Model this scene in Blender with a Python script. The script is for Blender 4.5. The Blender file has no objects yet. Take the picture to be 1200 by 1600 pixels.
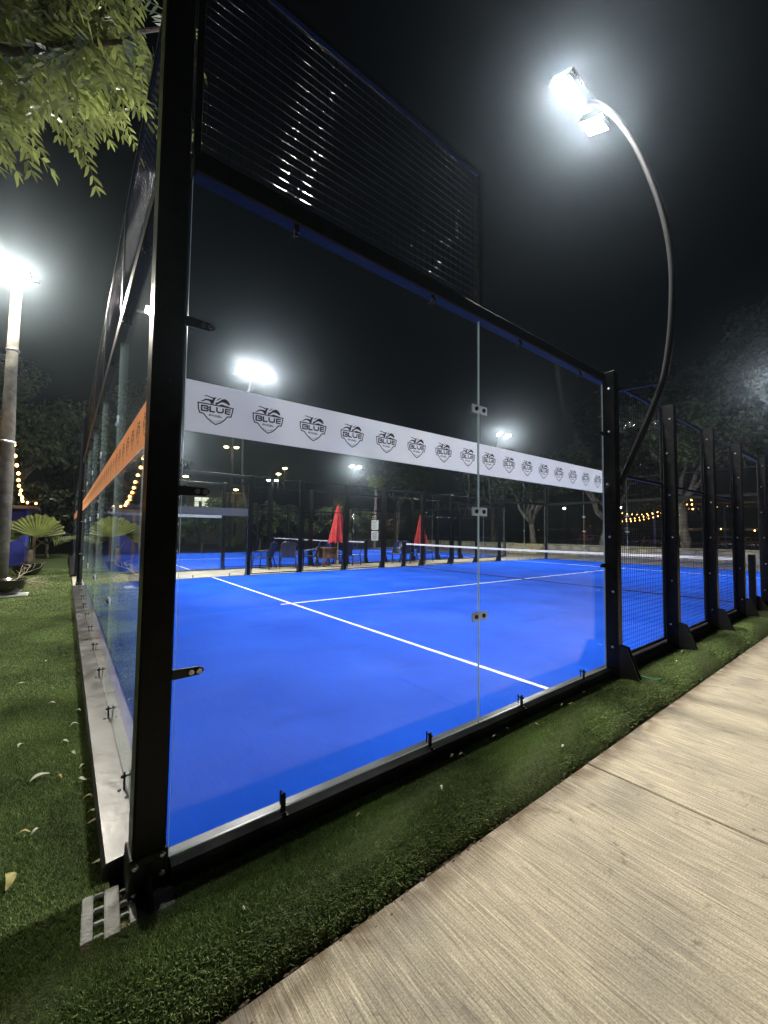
import bpy, math, random
import numpy as np
from mathutils import Vector, Matrix
from mathutils.geometry import tessellate_polygon

random.seed(7)
rng = np.random.default_rng(11)
scene = bpy.context.scene
col = scene.collection
PI = math.pi

# ------------------------------------------------------------------ camera
cam_d = bpy.data.cameras.new('camera')
cam_d.sensor_fit = 'HORIZONTAL'
cam_d.sensor_width = 36.0
cam_d.lens = 635.8 / 1200 * 36.0
cam_d.clip_start = 0.02
cam_d.clip_end = 1000
cam = bpy.data.objects.new('camera', cam_d)
col.objects.link(cam)
yaw, pitch, roll = 0.9078, 0.0496, 0.0119
f_ = Vector((math.cos(pitch) * math.cos(yaw), math.cos(pitch) * math.sin(yaw), math.sin(pitch)))
r_ = Vector((math.sin(yaw), -math.cos(yaw), 0))
u_ = r_.cross(f_)
r2 = r_ * math.cos(roll) + u_ * math.sin(roll)
u2 = -r_ * math.sin(roll) + u_ * math.cos(roll)
cam.matrix_world = Matrix(((r2.x, u2.x, -f_.x, -0.2485), (r2.y, u2.y, -f_.y, -1.8325),
                           (r2.z, u2.z, -f_.z, 1.2991), (0, 0, 0, 1)))
scene.camera = cam

# ------------------------------------------------------------------ night sky, moon, exposure
world = bpy.data.worlds.new('World')
scene.world = world
world.use_nodes = True
wn = world.node_tree.nodes
wl = world.node_tree.links
wn.clear()
sky = wn.new('ShaderNodeTexSky')
sky.sky_type = 'NISHITA'
sky.sun_disc = False
sky.sun_elevation = math.radians(35)
sky.sun_rotation = math.radians(200)
bg = wn.new('ShaderNodeBackground')
bg.inputs['Strength'].default_value = 0.0004
wo = wn.new('ShaderNodeOutputWorld')
wl.new(sky.outputs[0], bg.inputs[0])
wl.new(bg.outputs[0], wo.inputs[0])
moon_d = bpy.data.lights.new('moon', 'SUN')
moon_d.energy = 0.004
moon_d.angle = math.radians(0.5)
moon_d.color = (0.9, 0.94, 1.0)
moon = bpy.data.objects.new('moon', moon_d)
moon.rotation_euler = (math.radians(55), 0, math.radians(200))
col.objects.link(moon)

vs = scene.view_settings
scene.display_settings.display_device = 'sRGB'
vs.view_transform = 'Standard'
vs.look = 'None'
vs.exposure = 0.0
vs.gamma = 1.0
vs.use_curve_mapping = False
cy = scene.cycles
cy.use_denoising = True
cy.max_bounces = 7
cy.transparent_max_bounces = 48
cy.volume_bounces = 0
cy.sample_clamp_indirect = 6.0
cy.use_light_tree = False
cy.caustics_reflective = False
cy.caustics_refractive = False

FLOOD_W = 330.0
HAZE = 0.0018

# ------------------------------------------------------------------ materials
MATS = {}


def nd(nt, t, **kw):
    n = nt.nodes.new(t)
    for k, v in kw.items():
        setattr(n, k, v)
    return n


def pm(name, base, rough=0.6, metal=0.0, var=0.12, scale=6.0, bump=0.0, bscale=60.0, stretch=(1, 1, 1),
       second=None, coat=0.0, island=0.0, trans=0.0, spec=0.5, rvar=0.0):
    """Procedural principled material: noise-varied base colour, optional bump."""
    m = bpy.data.materials.new(name)
    m.use_nodes = True
    nt = m.node_tree
    nt.nodes.clear()
    out = nd(nt, 'ShaderNodeOutputMaterial')
    p = nd(nt, 'ShaderNodeBsdfPrincipled')
    tc = nd(nt, 'ShaderNodeTexCoord')
    mp = nd(nt, 'ShaderNodeMapping')
    mp.inputs['Scale'].default_value = stretch
    nt.links.new(tc.outputs['Object'], mp.inputs[0])
    nz = nd(nt, 'ShaderNodeTexNoise')
    nz.inputs['Scale'].default_value = scale
    nz.inputs['Detail'].default_value = 6
    nt.links.new(mp.outputs[0], nz.inputs['Vector'])
    mx = nd(nt, 'ShaderNodeMixRGB')
    c2 = second or tuple(min(1, c * (1 + 2.2 * var)) for c in base)
    c1 = base if second else tuple(c * (1 - 1.6 * var) for c in base)
    mx.inputs[1].default_value = (*c1, 1)
    mx.inputs[2].default_value = (*c2, 1)
    rp = nd(nt, 'ShaderNodeValToRGB')
    rp.color_ramp.elements[0].position = 0.3
    rp.color_ramp.elements[1].position = 0.7
    nt.links.new(nz.outputs['Fac'], rp.inputs[0])
    nt.links.new(rp.outputs[0], mx.inputs[0])
    colout = mx.outputs[0]
    if island:
        g = nd(nt, 'ShaderNodeNewGeometry')
        mr = nd(nt, 'ShaderNodeMapRange')
        mr.inputs[3].default_value = 1 - island
        mr.inputs[4].default_value = 1 + island
        nt.links.new(g.outputs['Random Per Island'], mr.inputs[0])
        m2 = nd(nt, 'ShaderNodeMixRGB', blend_type='MULTIPLY')
        m2.inputs[0].default_value = 1
        nt.links.new(colout, m2.inputs[1])
        nt.links.new(mr.outputs[0], m2.inputs[2])
        colout = m2.outputs[0]
    nt.links.new(colout, p.inputs['Base Color'])
    p.inputs['Roughness'].default_value = rough
    if rvar:
        mr2 = nd(nt, 'ShaderNodeMapRange')
        mr2.inputs[3].default_value = max(0.02, rough - rvar)
        mr2.inputs[4].default_value = rough + rvar
        nt.links.new(nz.outputs['Fac'], mr2.inputs[0])
        nt.links.new(mr2.outputs[0], p.inputs['Roughness'])
    p.inputs['Metallic'].default_value = metal
    p.inputs['Specular IOR Level'].default_value = spec
    if coat:
        p.inputs['Coat Weight'].default_value = coat
    if bump:
        nb = nd(nt, 'ShaderNodeTexNoise')
        nb.inputs['Scale'].default_value = bscale
        nb.inputs['Detail'].default_value = 4
        nt.links.new(mp.outputs[0], nb.inputs['Vector'])
        b = nd(nt, 'ShaderNodeBump')
        b.inputs['Strength'].default_value = bump
        b.inputs['Distance'].default_value = 0.01
        nt.links.new(nb.outputs['Fac'], b.inputs['Height'])
        nt.links.new(b.outputs[0], p.inputs['Normal'])
    last = p.outputs[0]
    if trans:
        tr = nd(nt, 'ShaderNodeBsdfTranslucent')
        nt.links.new(colout, tr.inputs[0])
        ms = nd(nt, 'ShaderNodeMixShader')
        ms.inputs[0].default_value = trans
        nt.links.new(last, ms.inputs[1])
        nt.links.new(tr.outputs[0], ms.inputs[2])
        last = ms.outputs[0]
    nt.links.new(last, out.inputs[0])
    MATS[name] = m
    return m


def emit(name, color, strength):
    m = bpy.data.materials.new(name)
    m.use_nodes = True
    nt = m.node_tree
    nt.nodes.clear()
    out = nd(nt, 'ShaderNodeOutputMaterial')
    e = nd(nt, 'ShaderNodeEmission')
    e.inputs[0].default_value = (*color, 1)
    e.inputs[1].default_value = strength
    nt.links.new(e.outputs[0], out.inputs[0])
    MATS[name] = m
    return m


def glass_mat(name, tint, dirt):
    m = bpy.data.materials.new(name)
    m.use_nodes = True
    nt = m.node_tree
    nt.nodes.clear()
    L = nt.links.new
    out = nd(nt, 'ShaderNodeOutputMaterial')
    lw = nd(nt, 'ShaderNodeLayerWeight')
    lw.inputs[0].default_value = 0.5
    pw = nd(nt, 'ShaderNodeMath', operation='POWER')
    pw.inputs[1].default_value = 5.0
    L(lw.outputs['Facing'], pw.inputs[0])
    ma = nd(nt, 'ShaderNodeMath', operation='MULTIPLY_ADD')
    ma.inputs[1].default_value = 0.96
    ma.inputs[2].default_value = 0.04
    L(pw.outputs[0], ma.inputs[0])
    tr = nd(nt, 'ShaderNodeBsdfTransparent')
    tr.inputs[0].default_value = (*tint, 1)
    gl = nd(nt, 'ShaderNodeBsdfGlossy')
    gl.inputs['Roughness'].default_value = 0.004
    gl.inputs[0].default_value = (1, 1, 1, 1)
    mix = nd(nt, 'ShaderNodeMixShader')
    L(ma.outputs[0], mix.inputs[0])
    L(tr.outputs[0], mix.inputs[1])
    L(gl.outputs[0], mix.inputs[2])
    # dried water streaks and dust on the pane
    tc = nd(nt, 'ShaderNodeTexCoord')
    mp = nd(nt, 'ShaderNodeMapping')
    mp.inputs['Scale'].default_value = (60, 60, 6)
    L(tc.outputs['Object'], mp.inputs[0])
    nz = nd(nt, 'ShaderNodeTexNoise')
    nz.inputs['Scale'].default_value = 2.0
    nz.inputs['Detail'].default_value = 7
    L(mp.outputs[0], nz.inputs['Vector'])
    nz2 = nd(nt, 'ShaderNodeTexNoise')
    nz2.inputs['Scale'].default_value = 5.0
    nz2.inputs['Detail'].default_value = 4
    L(tc.outputs['Object'], nz2.inputs['Vector'])
    mul = nd(nt, 'ShaderNodeMath', operation='MULTIPLY')
    L(nz.outputs['Fac'], mul.inputs[0])
    L(nz2.outputs['Fac'], mul.inputs[1])
    mr = nd(nt, 'ShaderNodeMapRange')
    mr.inputs[1].default_value = 0.10
    mr.inputs[2].default_value = 0.50
    mr.inputs[3].default_value = dirt * 0.25
    mr.inputs[4].default_value = dirt
    L(mul.outputs[0], mr.inputs[0])
    df = nd(nt, 'ShaderNodeBsdfDiffuse')
    df.inputs[0].default_value = (0.5, 0.5, 0.48, 1)
    tl = nd(nt, 'ShaderNodeBsdfRefraction')
    tl.inputs[0].default_value = (0.9, 0.95, 1.0, 1)
    tl.inputs['IOR'].default_value = 1.04
    tl.inputs['Roughness'].default_value = 1.0
    dm = nd(nt, 'ShaderNodeMixShader')
    dm.inputs[0].default_value = 0.72
    L(df.outputs[0], dm.inputs[1])
    L(tl.outputs[0], dm.inputs[2])
    mix2 = nd(nt, 'ShaderNodeMixShader')
    L(mr.outputs[0], mix2.inputs[0])
    L(mix.outputs[0], mix2.inputs[1])
    L(dm.outputs[0], mix2.inputs[2])
    L(mix2.outputs[0], out.inputs[0])
    MATS[name] = m
    return m


def concrete_walk():
    m = bpy.data.materials.new('broomed_concrete')
    m.use_nodes = True
    nt = m.node_tree
    nt.nodes.clear()
    L = nt.links.new
    out = nd(nt, 'ShaderNodeOutputMaterial')
    p = nd(nt, 'ShaderNodeBsdfPrincipled')
    p.inputs['Roughness'].default_value = 0.85
    p.inputs['Specular IOR Level'].default_value = 0.25
    tc = nd(nt, 'ShaderNodeTexCoord')

    def noise(sc, scale, det, dist=0.0, rot=0.0):
        mp = nd(nt, 'ShaderNodeMapping')
        mp.inputs['Scale'].default_value = sc
        mp.inputs['Rotation'].default_value = (0, 0, rot)
        L(tc.outputs['Object'], mp.inputs[0])
        n = nd(nt, 'ShaderNodeTexNoise')
        n.inputs['Scale'].default_value = scale
        n.inputs['Detail'].default_value = det
        n.inputs['Distortion'].default_value = dist
        L(mp.outputs[0], n.inputs['Vector'])
        return n
    streak = noise((1, 0.045, 1), 95, 3, 0.25, 0.035)
    fine = noise((1, 0.06, 1), 190, 2, 0.1, 0.02)
    blot = noise((1, 1, 1), 1.7, 6, 0.4)
    grain = noise((1, 1, 1), 140, 2)
    r1 = nd(nt, 'ShaderNodeValToRGB')
    e = r1.color_ramp.elements
    e[0].position = 0.34
    e[0].color = (0.31, 0.272, 0.205, 1)
    e[1].position = 0.66
    e[1].color = (0.50, 0.445, 0.340, 1)
    mid = r1.color_ramp.elements.new(0.5)
    mid.color = (0.41, 0.362, 0.272, 1)
    L(streak.outputs['Fac'], r1.inputs[0])
    r2_ = nd(nt, 'ShaderNodeValToRGB')
    r2_.color_ramp.elements[0].position = 0.32
    r2_.color_ramp.elements[0].color = (0.80, 0.80, 0.80, 1)
    r2_.color_ramp.elements[1].position = 0.62
    r2_.color_ramp.elements[1].color = (1.08, 1.06, 1.02, 1)
    L(blot.outputs['Fac'], r2_.inputs[0])
    mu = nd(nt, 'ShaderNodeMixRGB', blend_type='MULTIPLY')
    mu.inputs[0].default_value = 1
    L(r1.outputs[0], mu.inputs[1])
    L(r2_.outputs[0], mu.inputs[2])
    r3 = nd(nt, 'ShaderNodeMapRange')
    r3.inputs[1].default_value = 0.3
    r3.inputs[2].default_value = 0.7
    r3.inputs[3].default_value = 0.74
    r3.inputs[4].default_value = 1.24
    L(grain.outputs['Fac'], r3.inputs[0])
    mu2 = nd(nt, 'ShaderNodeMixRGB', blend_type='MULTIPLY')
    mu2.inputs[0].default_value = 1
    L(mu.outputs[0], mu2.inputs[1])
    L(r3.outputs[0], mu2.inputs[2])
    ridge = noise((1, 0.022, 1), 170, 1, 0.15, 0.045)
    r4 = nd(nt, 'ShaderNodeValToRGB')
    r4.color_ramp.elements[0].position = 0.60
    r4.color_ramp.elements[0].color = (1, 1, 1, 1)
    r4.color_ramp.elements[1].position = 0.70
    r4.color_ramp.elements[1].color = (1.45, 1.42, 1.36, 1)
    e5 = r4.color_ramp.elements.new(0.36)
    e5.color = (1, 1, 1, 1)
    e6 = r4.color_ramp.elements.new(0.28)
    e6.color = (0.70, 0.68, 0.65, 1)
    L(ridge.outputs['Fac'], r4.inputs[0])
    mu3 = nd(nt, 'ShaderNodeMixRGB', blend_type='MULTIPLY')
    mu3.inputs[0].default_value = 1
    L(mu2.outputs[0], mu3.inputs[1])
    L(r4.outputs[0], mu3.inputs[2])
    spot = noise((1, 1, 1), 9, 5, 1.5)
    r5 = nd(nt, 'ShaderNodeValToRGB')
    r5.color_ramp.elements[0].position = 0.62
    r5.color_ramp.elements[0].color = (1, 1, 1, 1)
    r5.color_ramp.elements[1].position = 0.74
    r5.color_ramp.elements[1].color = (0.62, 0.62, 0.62, 1)
    L(spot.outputs['Fac'], r5.inputs[0])
    mu4 = nd(nt, 'ShaderNodeMixRGB', blend_type='MULTIPLY')
    mu4.inputs[0].default_value = 1
    L(mu3.outputs[0], mu4.inputs[1])
    L(r5.outputs[0], mu4.inputs[2])
    L(mu4.outputs[0], p.inputs['Base Color'])
    ad = nd(nt, 'ShaderNodeMath', operation='MULTIPLY_ADD')
    ad.inputs[1].default_value = 0.5
    L(fine.outputs['Fac'], ad.inputs[0])
    L(streak.outputs['Fac'], ad.inputs[2])
    b = nd(nt, 'ShaderNodeBump')
    b.inputs['Strength'].default_value = 0.8
    b.inputs['Distance'].default_value = 0.006
    L(ad.outputs[0], b.inputs['Height'])
    L(b.outputs[0], p.inputs['Normal'])
    L(p.outputs[0], out.inputs[0])
    MATS['walk'] = m


concrete_walk()
pm('court_blue', (0.004, 0.068, 0.56), 0.9, second=(0.010, 0.098, 0.72), scale=1.1, bump=0.7, bscale=330, spec=0.08)


def add_overlay(mname, color, scale, lo, hi, amount, stretch=(1, 1, 1), grain=0.0, edge=None):
    """mix a worn / dusty colour over a material's base colour, masked by noise (and by distance to a local y edge)"""
    nt = MATS[mname].node_tree if mname in MATS else None
    p = [n for n in nt.nodes if n.type == 'BSDF_PRINCIPLED'][0]
    src = p.inputs['Base Color'].links[0].from_socket
    tc = nd(nt, 'ShaderNodeTexCoord')
    mp = nd(nt, 'ShaderNodeMapping')
    mp.inputs['Scale'].default_value = stretch
    nt.links.new(tc.outputs['Object'], mp.inputs[0])
    n = nd(nt, 'ShaderNodeTexNoise')
    n.inputs['Scale'].default_value = scale
    n.inputs['Detail'].default_value = 7
    n.inputs['Distortion'].default_value = 0.6
    nt.links.new(mp.outputs[0], n.inputs['Vector'])
    mr = nd(nt, 'ShaderNodeMapRange')
    mr.inputs[1].default_value = lo
    mr.inputs[2].default_value = hi
    mr.inputs[4].default_value = amount
    nt.links.new(n.outputs['Fac'], mr.inputs[0])
    fac = mr.outputs[0]
    if grain:
        n2 = nd(nt, 'ShaderNodeTexNoise')
        n2.inputs['Scale'].default_value = grain
        nt.links.new(tc.outputs['Object'], n2.inputs['Vector'])
        m2 = nd(nt, 'ShaderNodeMapRange')
        m2.inputs[1].default_value = 0.45
        m2.inputs[2].default_value = 0.65
        nt.links.new(n2.outputs['Fac'], m2.inputs[0])
        mm = nd(nt, 'ShaderNodeMath', operation='MULTIPLY')
        nt.links.new(fac, mm.inputs[0])
        nt.links.new(m2.outputs[0], mm.inputs[1])
        fac = mm.outputs[0]
    if edge:
        sp = nd(nt, 'ShaderNodeSeparateXYZ')
        nt.links.new(tc.outputs['Object'], sp.inputs[0])
        m3 = nd(nt, 'ShaderNodeMapRange')
        m3.inputs[1].default_value = -edge
        m3.inputs[2].default_value = 0.0
        nt.links.new(sp.outputs[1], m3.inputs[0])
        pw = nd(nt, 'ShaderNodeMath', operation='POWER')
        pw.inputs[1].default_value = 2.0
        nt.links.new(m3.outputs[0], pw.inputs[0])
        mm = nd(nt, 'ShaderNodeMath', operation='MULTIPLY')
        nt.links.new(fac, mm.inputs[0])
        nt.links.new(pw.outputs[0], mm.inputs[1])
        fac = mm.outputs[0]
    mx = nd(nt, 'ShaderNodeMixRGB')
    mx.inputs[2].default_value = (*color, 1)
    nt.links.new(fac, mx.inputs[0])
    nt.links.new(src, mx.inputs[1])
    nt.links.new(mx.outputs[0], p.inputs['Base Color'])


add_overlay('court_blue', (0.20, 0.24, 0.40), 0.55, 0.48, 0.75, 0.35, grain=420)
add_overlay('court_blue', (0.003, 0.035, 0.30), 1.3, 0.60, 0.78, 0.5, stretch=(1, 3, 1))
add_overlay('walk', (0.13, 0.085, 0.045), 7.0, 0.36, 0.60, 0.9, edge=0.22)
add_overlay('walk', (0.20, 0.18, 0.15), 2.2, 0.60, 0.72, 0.45)
pm('line_white', (0.78, 0.80, 0.82), 0.8, var=0.05, scale=20, bump=0.2, bscale=300)
pm('black_paint', (0.0035, 0.0035, 0.004), 0.34, second=(0.010, 0.010, 0.010), scale=14, rvar=0.16, bump=0.06, bscale=40, spec=0.16)
pm('black_matte', (0.006, 0.006, 0.0065), 0.5, var=0.2, scale=9)
pm('wire', (0.004, 0.004, 0.005), 0.06, metal=0.0, var=0.2, scale=30, spec=0.3, bump=0.3, bscale=9)
pm('steel', (0.42, 0.43, 0.45), 0.38, metal=0.85, var=0.25, scale=5, rvar=0.18, bump=0.08, bscale=30)
pm('plate_grey', (0.10, 0.10, 0.105), 0.7, var=0.3, scale=25, bump=0.3, bscale=60)
pm('bolt_steel', (0.62, 0.62, 0.62), 0.32, metal=0.9, var=0.1, scale=40)
pm('base_rail_metal', (0.05, 0.051, 0.054), 0.36, metal=0.4, var=0.3, scale=5, rvar=0.2, bump=0.12, bscale=25)
pm('pole_metal', (0.007, 0.007, 0.008), 0.6, metal=0.0, var=0.2, scale=4, rvar=0.1, spec=0.2)
pm('band_white', (0.88, 0.89, 0.90), 0.55, var=0.02, scale=3, trans=0.85)
pm('band_grey', (0.10, 0.105, 0.10), 0.6, var=0.05, scale=3)
pm('band_orange', (0.95, 0.60, 0.36), 0.5, var=0.04, scale=3, trans=0.6)
pm('logo_ink', (0.035, 0.037, 0.045), 0.6, var=0.1, scale=30)
pm('logo_brown', (0.16, 0.05, 0.02), 0.6, var=0.1, scale=30)
pm('glass_edge', (0.62, 0.75, 0.70), 0.25, var=0.05, scale=8, trans=0.5)
pm('clamp_clear', (0.62, 0.65, 0.66), 0.25, var=0.1, scale=20, trans=0.6)
pm('turf', (0.058, 0.076, 0.028), 0.9, var=0.3, scale=45, bump=0.9, bscale=160, spec=0.1)
pm('turf_fibre', (0.165, 0.225, 0.080), 0.75, var=0.35, scale=1.4, island=0.45, spec=0.2, trans=0.2)
pm('soil', (0.085, 0.062, 0.038), 0.95, var=0.35, scale=40, bump=0.8, bscale=90, island=0.3)
pm('earth', (0.030, 0.034, 0.018), 0.95, var=0.35, scale=0.8, bump=0.6, bscale=20)
pm('lawn_dark', (0.032, 0.052, 0.016), 0.95, var=0.35, scale=2.0, bump=0.8, bscale=50)
pm('path_concrete', (0.30, 0.27, 0.205), 0.85, var=0.15, scale=2.5, bump=0.3, bscale=80)
pm('wall_stone', (0.36, 0.33, 0.26), 0.85, var=0.22, scale=3, bump=0.5, bscale=30)
pm('step_stone', (0.45, 0.39, 0.24), 0.85, var=0.18, scale=4, bump=0.5, bscale=30)
pm('block_concrete', (0.72, 0.71, 0.68), 0.9, var=0.2, scale=18, bump=0.6, bscale=90)
pm('pole_concrete', (0.13, 0.125, 0.105), 0.9, var=0.25, scale=6, bump=0.8, bscale=30)
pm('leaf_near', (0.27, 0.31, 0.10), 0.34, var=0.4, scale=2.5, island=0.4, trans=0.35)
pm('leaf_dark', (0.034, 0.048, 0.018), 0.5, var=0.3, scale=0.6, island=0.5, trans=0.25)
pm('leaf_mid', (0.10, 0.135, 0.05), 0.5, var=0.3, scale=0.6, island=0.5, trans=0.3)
pm('palm_leaf', (0.13, 0.16, 0.03), 0.45, var=0.4, scale=4, trans=0.4)
pm('bark', (0.11, 0.085, 0.06), 0.9, var=0.3, scale=12, bump=0.9, bscale=30, stretch=(1, 1, 0.25))
pm('bark_pale', (0.22, 0.195, 0.16), 0.9, var=0.3, scale=5, bump=0.8, bscale=24, stretch=(1, 1, 0.4))
pm('twig', (0.42, 0.36, 0.26), 0.8, var=0.2, scale=20)
pm('pot_glaze', (0.02, 0.016, 0.014), 0.18, var=0.2, scale=6, coat=0.4)
pm('blue_paint', (0.02, 0.03, 0.22), 0.6, var=0.2, scale=3)
pm('wood_dark', (0.10, 0.055, 0.03), 0.75, var=0.3, scale=6, stretch=(1, 1, 0.2), bump=0.3, bscale=30)
pm('wood_brown', (0.13, 0.07, 0.045), 0.7, var=0.25, scale=5)
pm('parasol_red', (0.52, 0.045, 0.05), 0.8, var=0.15, scale=4, trans=0.25)
pm('chair_blue', (0.007, 0.016, 0.075), 0.32, var=0.1, scale=5)
pm('net_cord', (0.010, 0.010, 0.012), 0.8, var=0.1, scale=20)
pm('net_band', (0.80, 0.80, 0.78), 0.8, var=0.06, scale=10)
pm('paper_white', (0.75, 0.75, 0.72), 0.8, var=0.04, scale=10)
pm('print_grey', (0.12, 0.12, 0.13), 0.8, var=0.1, scale=10)
pm('leaf_dry', (0.48, 0.42, 0.13), 0.6, var=0.3, scale=20, trans=0.3)
pm('leaf_pale', (0.50, 0.50, 0.38), 0.6, var=0.3, scale=20, trans=0.3)
pm('hose_green', (0.05, 0.28, 0.14), 0.4, var=0.15, scale=20)
pm('facade', (0.20, 0.19, 0.17), 0.9, var=0.2, scale=1)
pm('wood_post_blue', (0.03, 0.05, 0.17), 0.6, var=0.2, scale=4)
glass_mat('pane_glass', (0.955, 0.975, 0.968), 0.009)
emit('led_white', (1.0, 0.98, 0.93), 40.0)
emit('bulb_warm', (1.0, 0.42, 0.09), 22.0)
emit('bulb_far', (1.0, 0.50, 0.14), 12.0)
emit('lamp_yellow', (1.0, 0.80, 0.32), 30.0)
emit('window_lit', (1.0, 0.95, 0.75), 1.6)


# ------------------------------------------------------------------ mesh builder
class MB:
    def __init__(s):
        s.v = []
        s.f = []
        s.mi = []
        s.cur = 0

    def add(s, vs_, fs):
        o = len(s.v)
        s.v.extend([tuple(x) for x in vs_])
        for f in fs:
            s.f.append(tuple(i + o for i in f))
            s.mi.append(s.cur)
        return s

    def box(s, lo, hi):
        x0, y0, z0 = lo
        x1, y1, z1 = hi
        return s.add([(x0, y0, z0), (x1, y0, z0), (x1, y1, z0), (x0, y1, z0), (x0, y0, z1), (x1, y0, z1), (x1, y1, z1), (x0, y1, z1)],
                     [(0, 3, 2, 1), (4, 5, 6, 7), (0, 1, 5, 4), (1, 2, 6, 5), (2, 3, 7, 6), (3, 0, 4, 7)])

    def bbox(s, lo, hi, b=0.004):
        """box with chamfered edges"""
        x0, y0, z0 = lo
        x1, y1, z1 = hi
        b = min(b, (x1 - x0) * .45, (y1 - y0) * .45, (z1 - z0) * .45)
        vs_ = []
        idx = {}
        for ix, (xa, xb) in enumerate(((x0, x0 + b), (x1, x1 - b))):
            for iy, (ya, yb) in enumerate(((y0, y0 + b), (y1, y1 - b))):
                for iz, (za, zb) in enumerate(((z0, z0 + b), (z1, z1 - b))):
                    for k, p in enumerate(((xa, yb, zb), (xb, ya, zb), (xb, yb, za))):
                        idx[(ix, iy, iz, k)] = len(vs_)
                        vs_.append(p)
        F = []
        I = lambda x, y, z, k: idx[(x, y, z, k)]
        for a in (0, 1):
            q = [I(a, 0, 0, 0), I(a, 1, 0, 0), I(a, 1, 1, 0), I(a, 0, 1, 0)]
            F.append(q if a else q[::-1])
            q = [I(0, a, 0, 1), I(1, a, 0, 1), I(1, a, 1, 1), I(0, a, 1, 1)]
            F.append(q[::-1] if a else q)
            q = [I(0, 0, a, 2), I(1, 0, a, 2), I(1, 1, a, 2), I(0, 1, a, 2)]
            F.append(q if a else q[::-1])
        for a in (0, 1):
            for c in (0, 1):
                fl = (a ^ c)
                q = [I(a, c, 0, 0), I(a, c, 1, 0), I(a, c, 1, 1), I(a, c, 0, 1)]
                F.append(q if fl else q[::-1])
                q = [I(a, 0, c, 0), I(a, 1, c, 0), I(a, 1, c, 2), I(a, 0, c, 2)]
                F.append(q[::-1] if fl else q)
                q = [I(0, a, c, 1), I(1, a, c, 1), I(1, a, c, 2), I(0, a, c, 2)]
                F.append(q if fl else q[::-1])
                for d in (0, 1):
                    t = [I(a, c, d, 0), I(a, c, d, 1), I(a, c, d, 2)]
                    F.append(t if (a ^ c ^ d) else t[::-1])
        return s.add(vs_, F)

    def beam(s, p0, p1, w, h=None, up=(0, 0, 1)):
        h = h or w
        p0 = Vector(p0)
        p1 = Vector(p1)
        d = (p1 - p0).normalized()
        u = Vector(up)
        if abs(d.dot(u)) > 0.98:
            u = Vector((1, 0, 0))
        a = d.cross(u).normalized()
        b = a.cross(d).normalized()
        vs_ = []
        for p in (p0, p1):
            for sa, sb in ((-1, -1), (1, -1), (1, 1), (-1, 1)):
                vs_.append(p + a * (sa * w / 2) + b * (sb * h / 2))
        return s.add(vs_, [(3, 2, 1, 0), (4, 5, 6, 7), (0, 1, 5, 4), (1, 2, 6, 5), (2, 3, 7, 6), (3, 0, 4, 7)])

    def tube(s, pts, rad, n=8, cap=True):
        pts = [Vector(p) for p in pts]
        if not hasattr(rad, '__len__'):
            rad = [rad] * len(pts)
        vs_ = []
        F = []
        ref = None
        for i, p in enumerate(pts):
            d = (pts[min(i + 1, len(pts) - 1)] - pts[max(i - 1, 0)]).normalized()
            if ref is None:
                ref = Vector((0, 0, 1)) if abs(d.z) < 0.9 else Vector((1, 0, 0))
            a = d.cross(ref).normalized()
            b = a.cross(d).normalized()
            ref = b
            for k in range(n):
                t = 2 * PI * k / n
                vs_.append(p + (a * math.cos(t) + b * math.sin(t)) * rad[i])
        for i in range(len(pts) - 1):
            for k in range(n):
                k2 = (k + 1) % n
                F.append((i * n + k, i * n + k2, (i + 1) * n + k2, (i + 1) * n + k))
        if cap:
            F.append(tuple(range(n))[::-1])
            F.append(tuple((len(pts) - 1) * n + k for k in range(n)))
        return s.add(vs_, F)

    def lathe(s, prof, n=20, c=(0, 0, 0)):
        vs_ = []
        F = []
        for r, z in prof:
            for k in range(n):
                t = 2 * PI * k / n
                vs_.append((c[0] + r * math.cos(t), c[1] + r * math.sin(t), c[2] + z))
        for i in range(len(prof) - 1):
            for k in range(n):
                k2 = (k + 1) % n
                F.append((i * n + k, i * n + k2, (i + 1) * n + k2, (i + 1) * n + k))
        F.append(tuple(range(n))[::-1])
        F.append(tuple((len(prof) - 1) * n + k for k in range(n)))
        return s.add(vs_, F)

    def prism(s, poly, axis, a, b):
        """convex 2-D polygon extruded along an axis between a and b"""
        n = len(poly)
        mk = {0: lambda p, t: (t, p[0], p[1]), 1: lambda p, t: (p[0], t, p[1]), 2: lambda p, t: (p[0], p[1], t)}[axis]
        vs_ = [mk(p, a) for p in poly] + [mk(p, b) for p in poly]
        F = [tuple(range(n))[::-1], tuple(range(n, 2 * n))]
        for i in range(n):
            j = (i + 1) % n
            F.append((i, j, n + j, n + i))
        return s.add(vs_, F)

    def mesh(s, name, mats, smooth=False):
        me = bpy.data.meshes.new(name)
        me.from_pydata(s.v, [], s.f)
        if not isinstance(mats, (list, tuple)):
            mats = [mats]
        for m in mats:
            me.materials.append(MATS[m])
        if any(s.mi):
            me.polygons.foreach_set('material_index', s.mi)
        if smooth:
            me.polygons.foreach_set('use_smooth', [True] * len(me.polygons))
        me.update()
        return me

    def build(s, name, mats, parent=None, loc=(0, 0, 0), smooth=False, rot=(0, 0, 0)):
        return put(name, s.mesh(name, mats, smooth), parent, loc, rot)


def put(name, me, parent=None, loc=(0, 0, 0), rot=(0, 0, 0), scale=None):
    o = bpy.data.objects.new(name, me)
    col.objects.link(o)
    o.location = loc
    o.rotation_euler = rot
    if scale:
        o.scale = scale
    if parent:
        o.parent = parent
    return o


def thing(name, label, cat, loc=(0, 0, 0), rz=0.0, group=None):
    o = bpy.data.objects.new(name, None)
    o.empty_display_size = 0.2
    col.objects.link(o)
    o.location = loc
    o.rotation_euler = (0, 0, rz)
    return tag(o, label, cat, group)


def tag(o, label, cat, group=None):
    o['label'] = label
    o['category'] = cat
    if group:
        o['group'] = group
    return o


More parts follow.
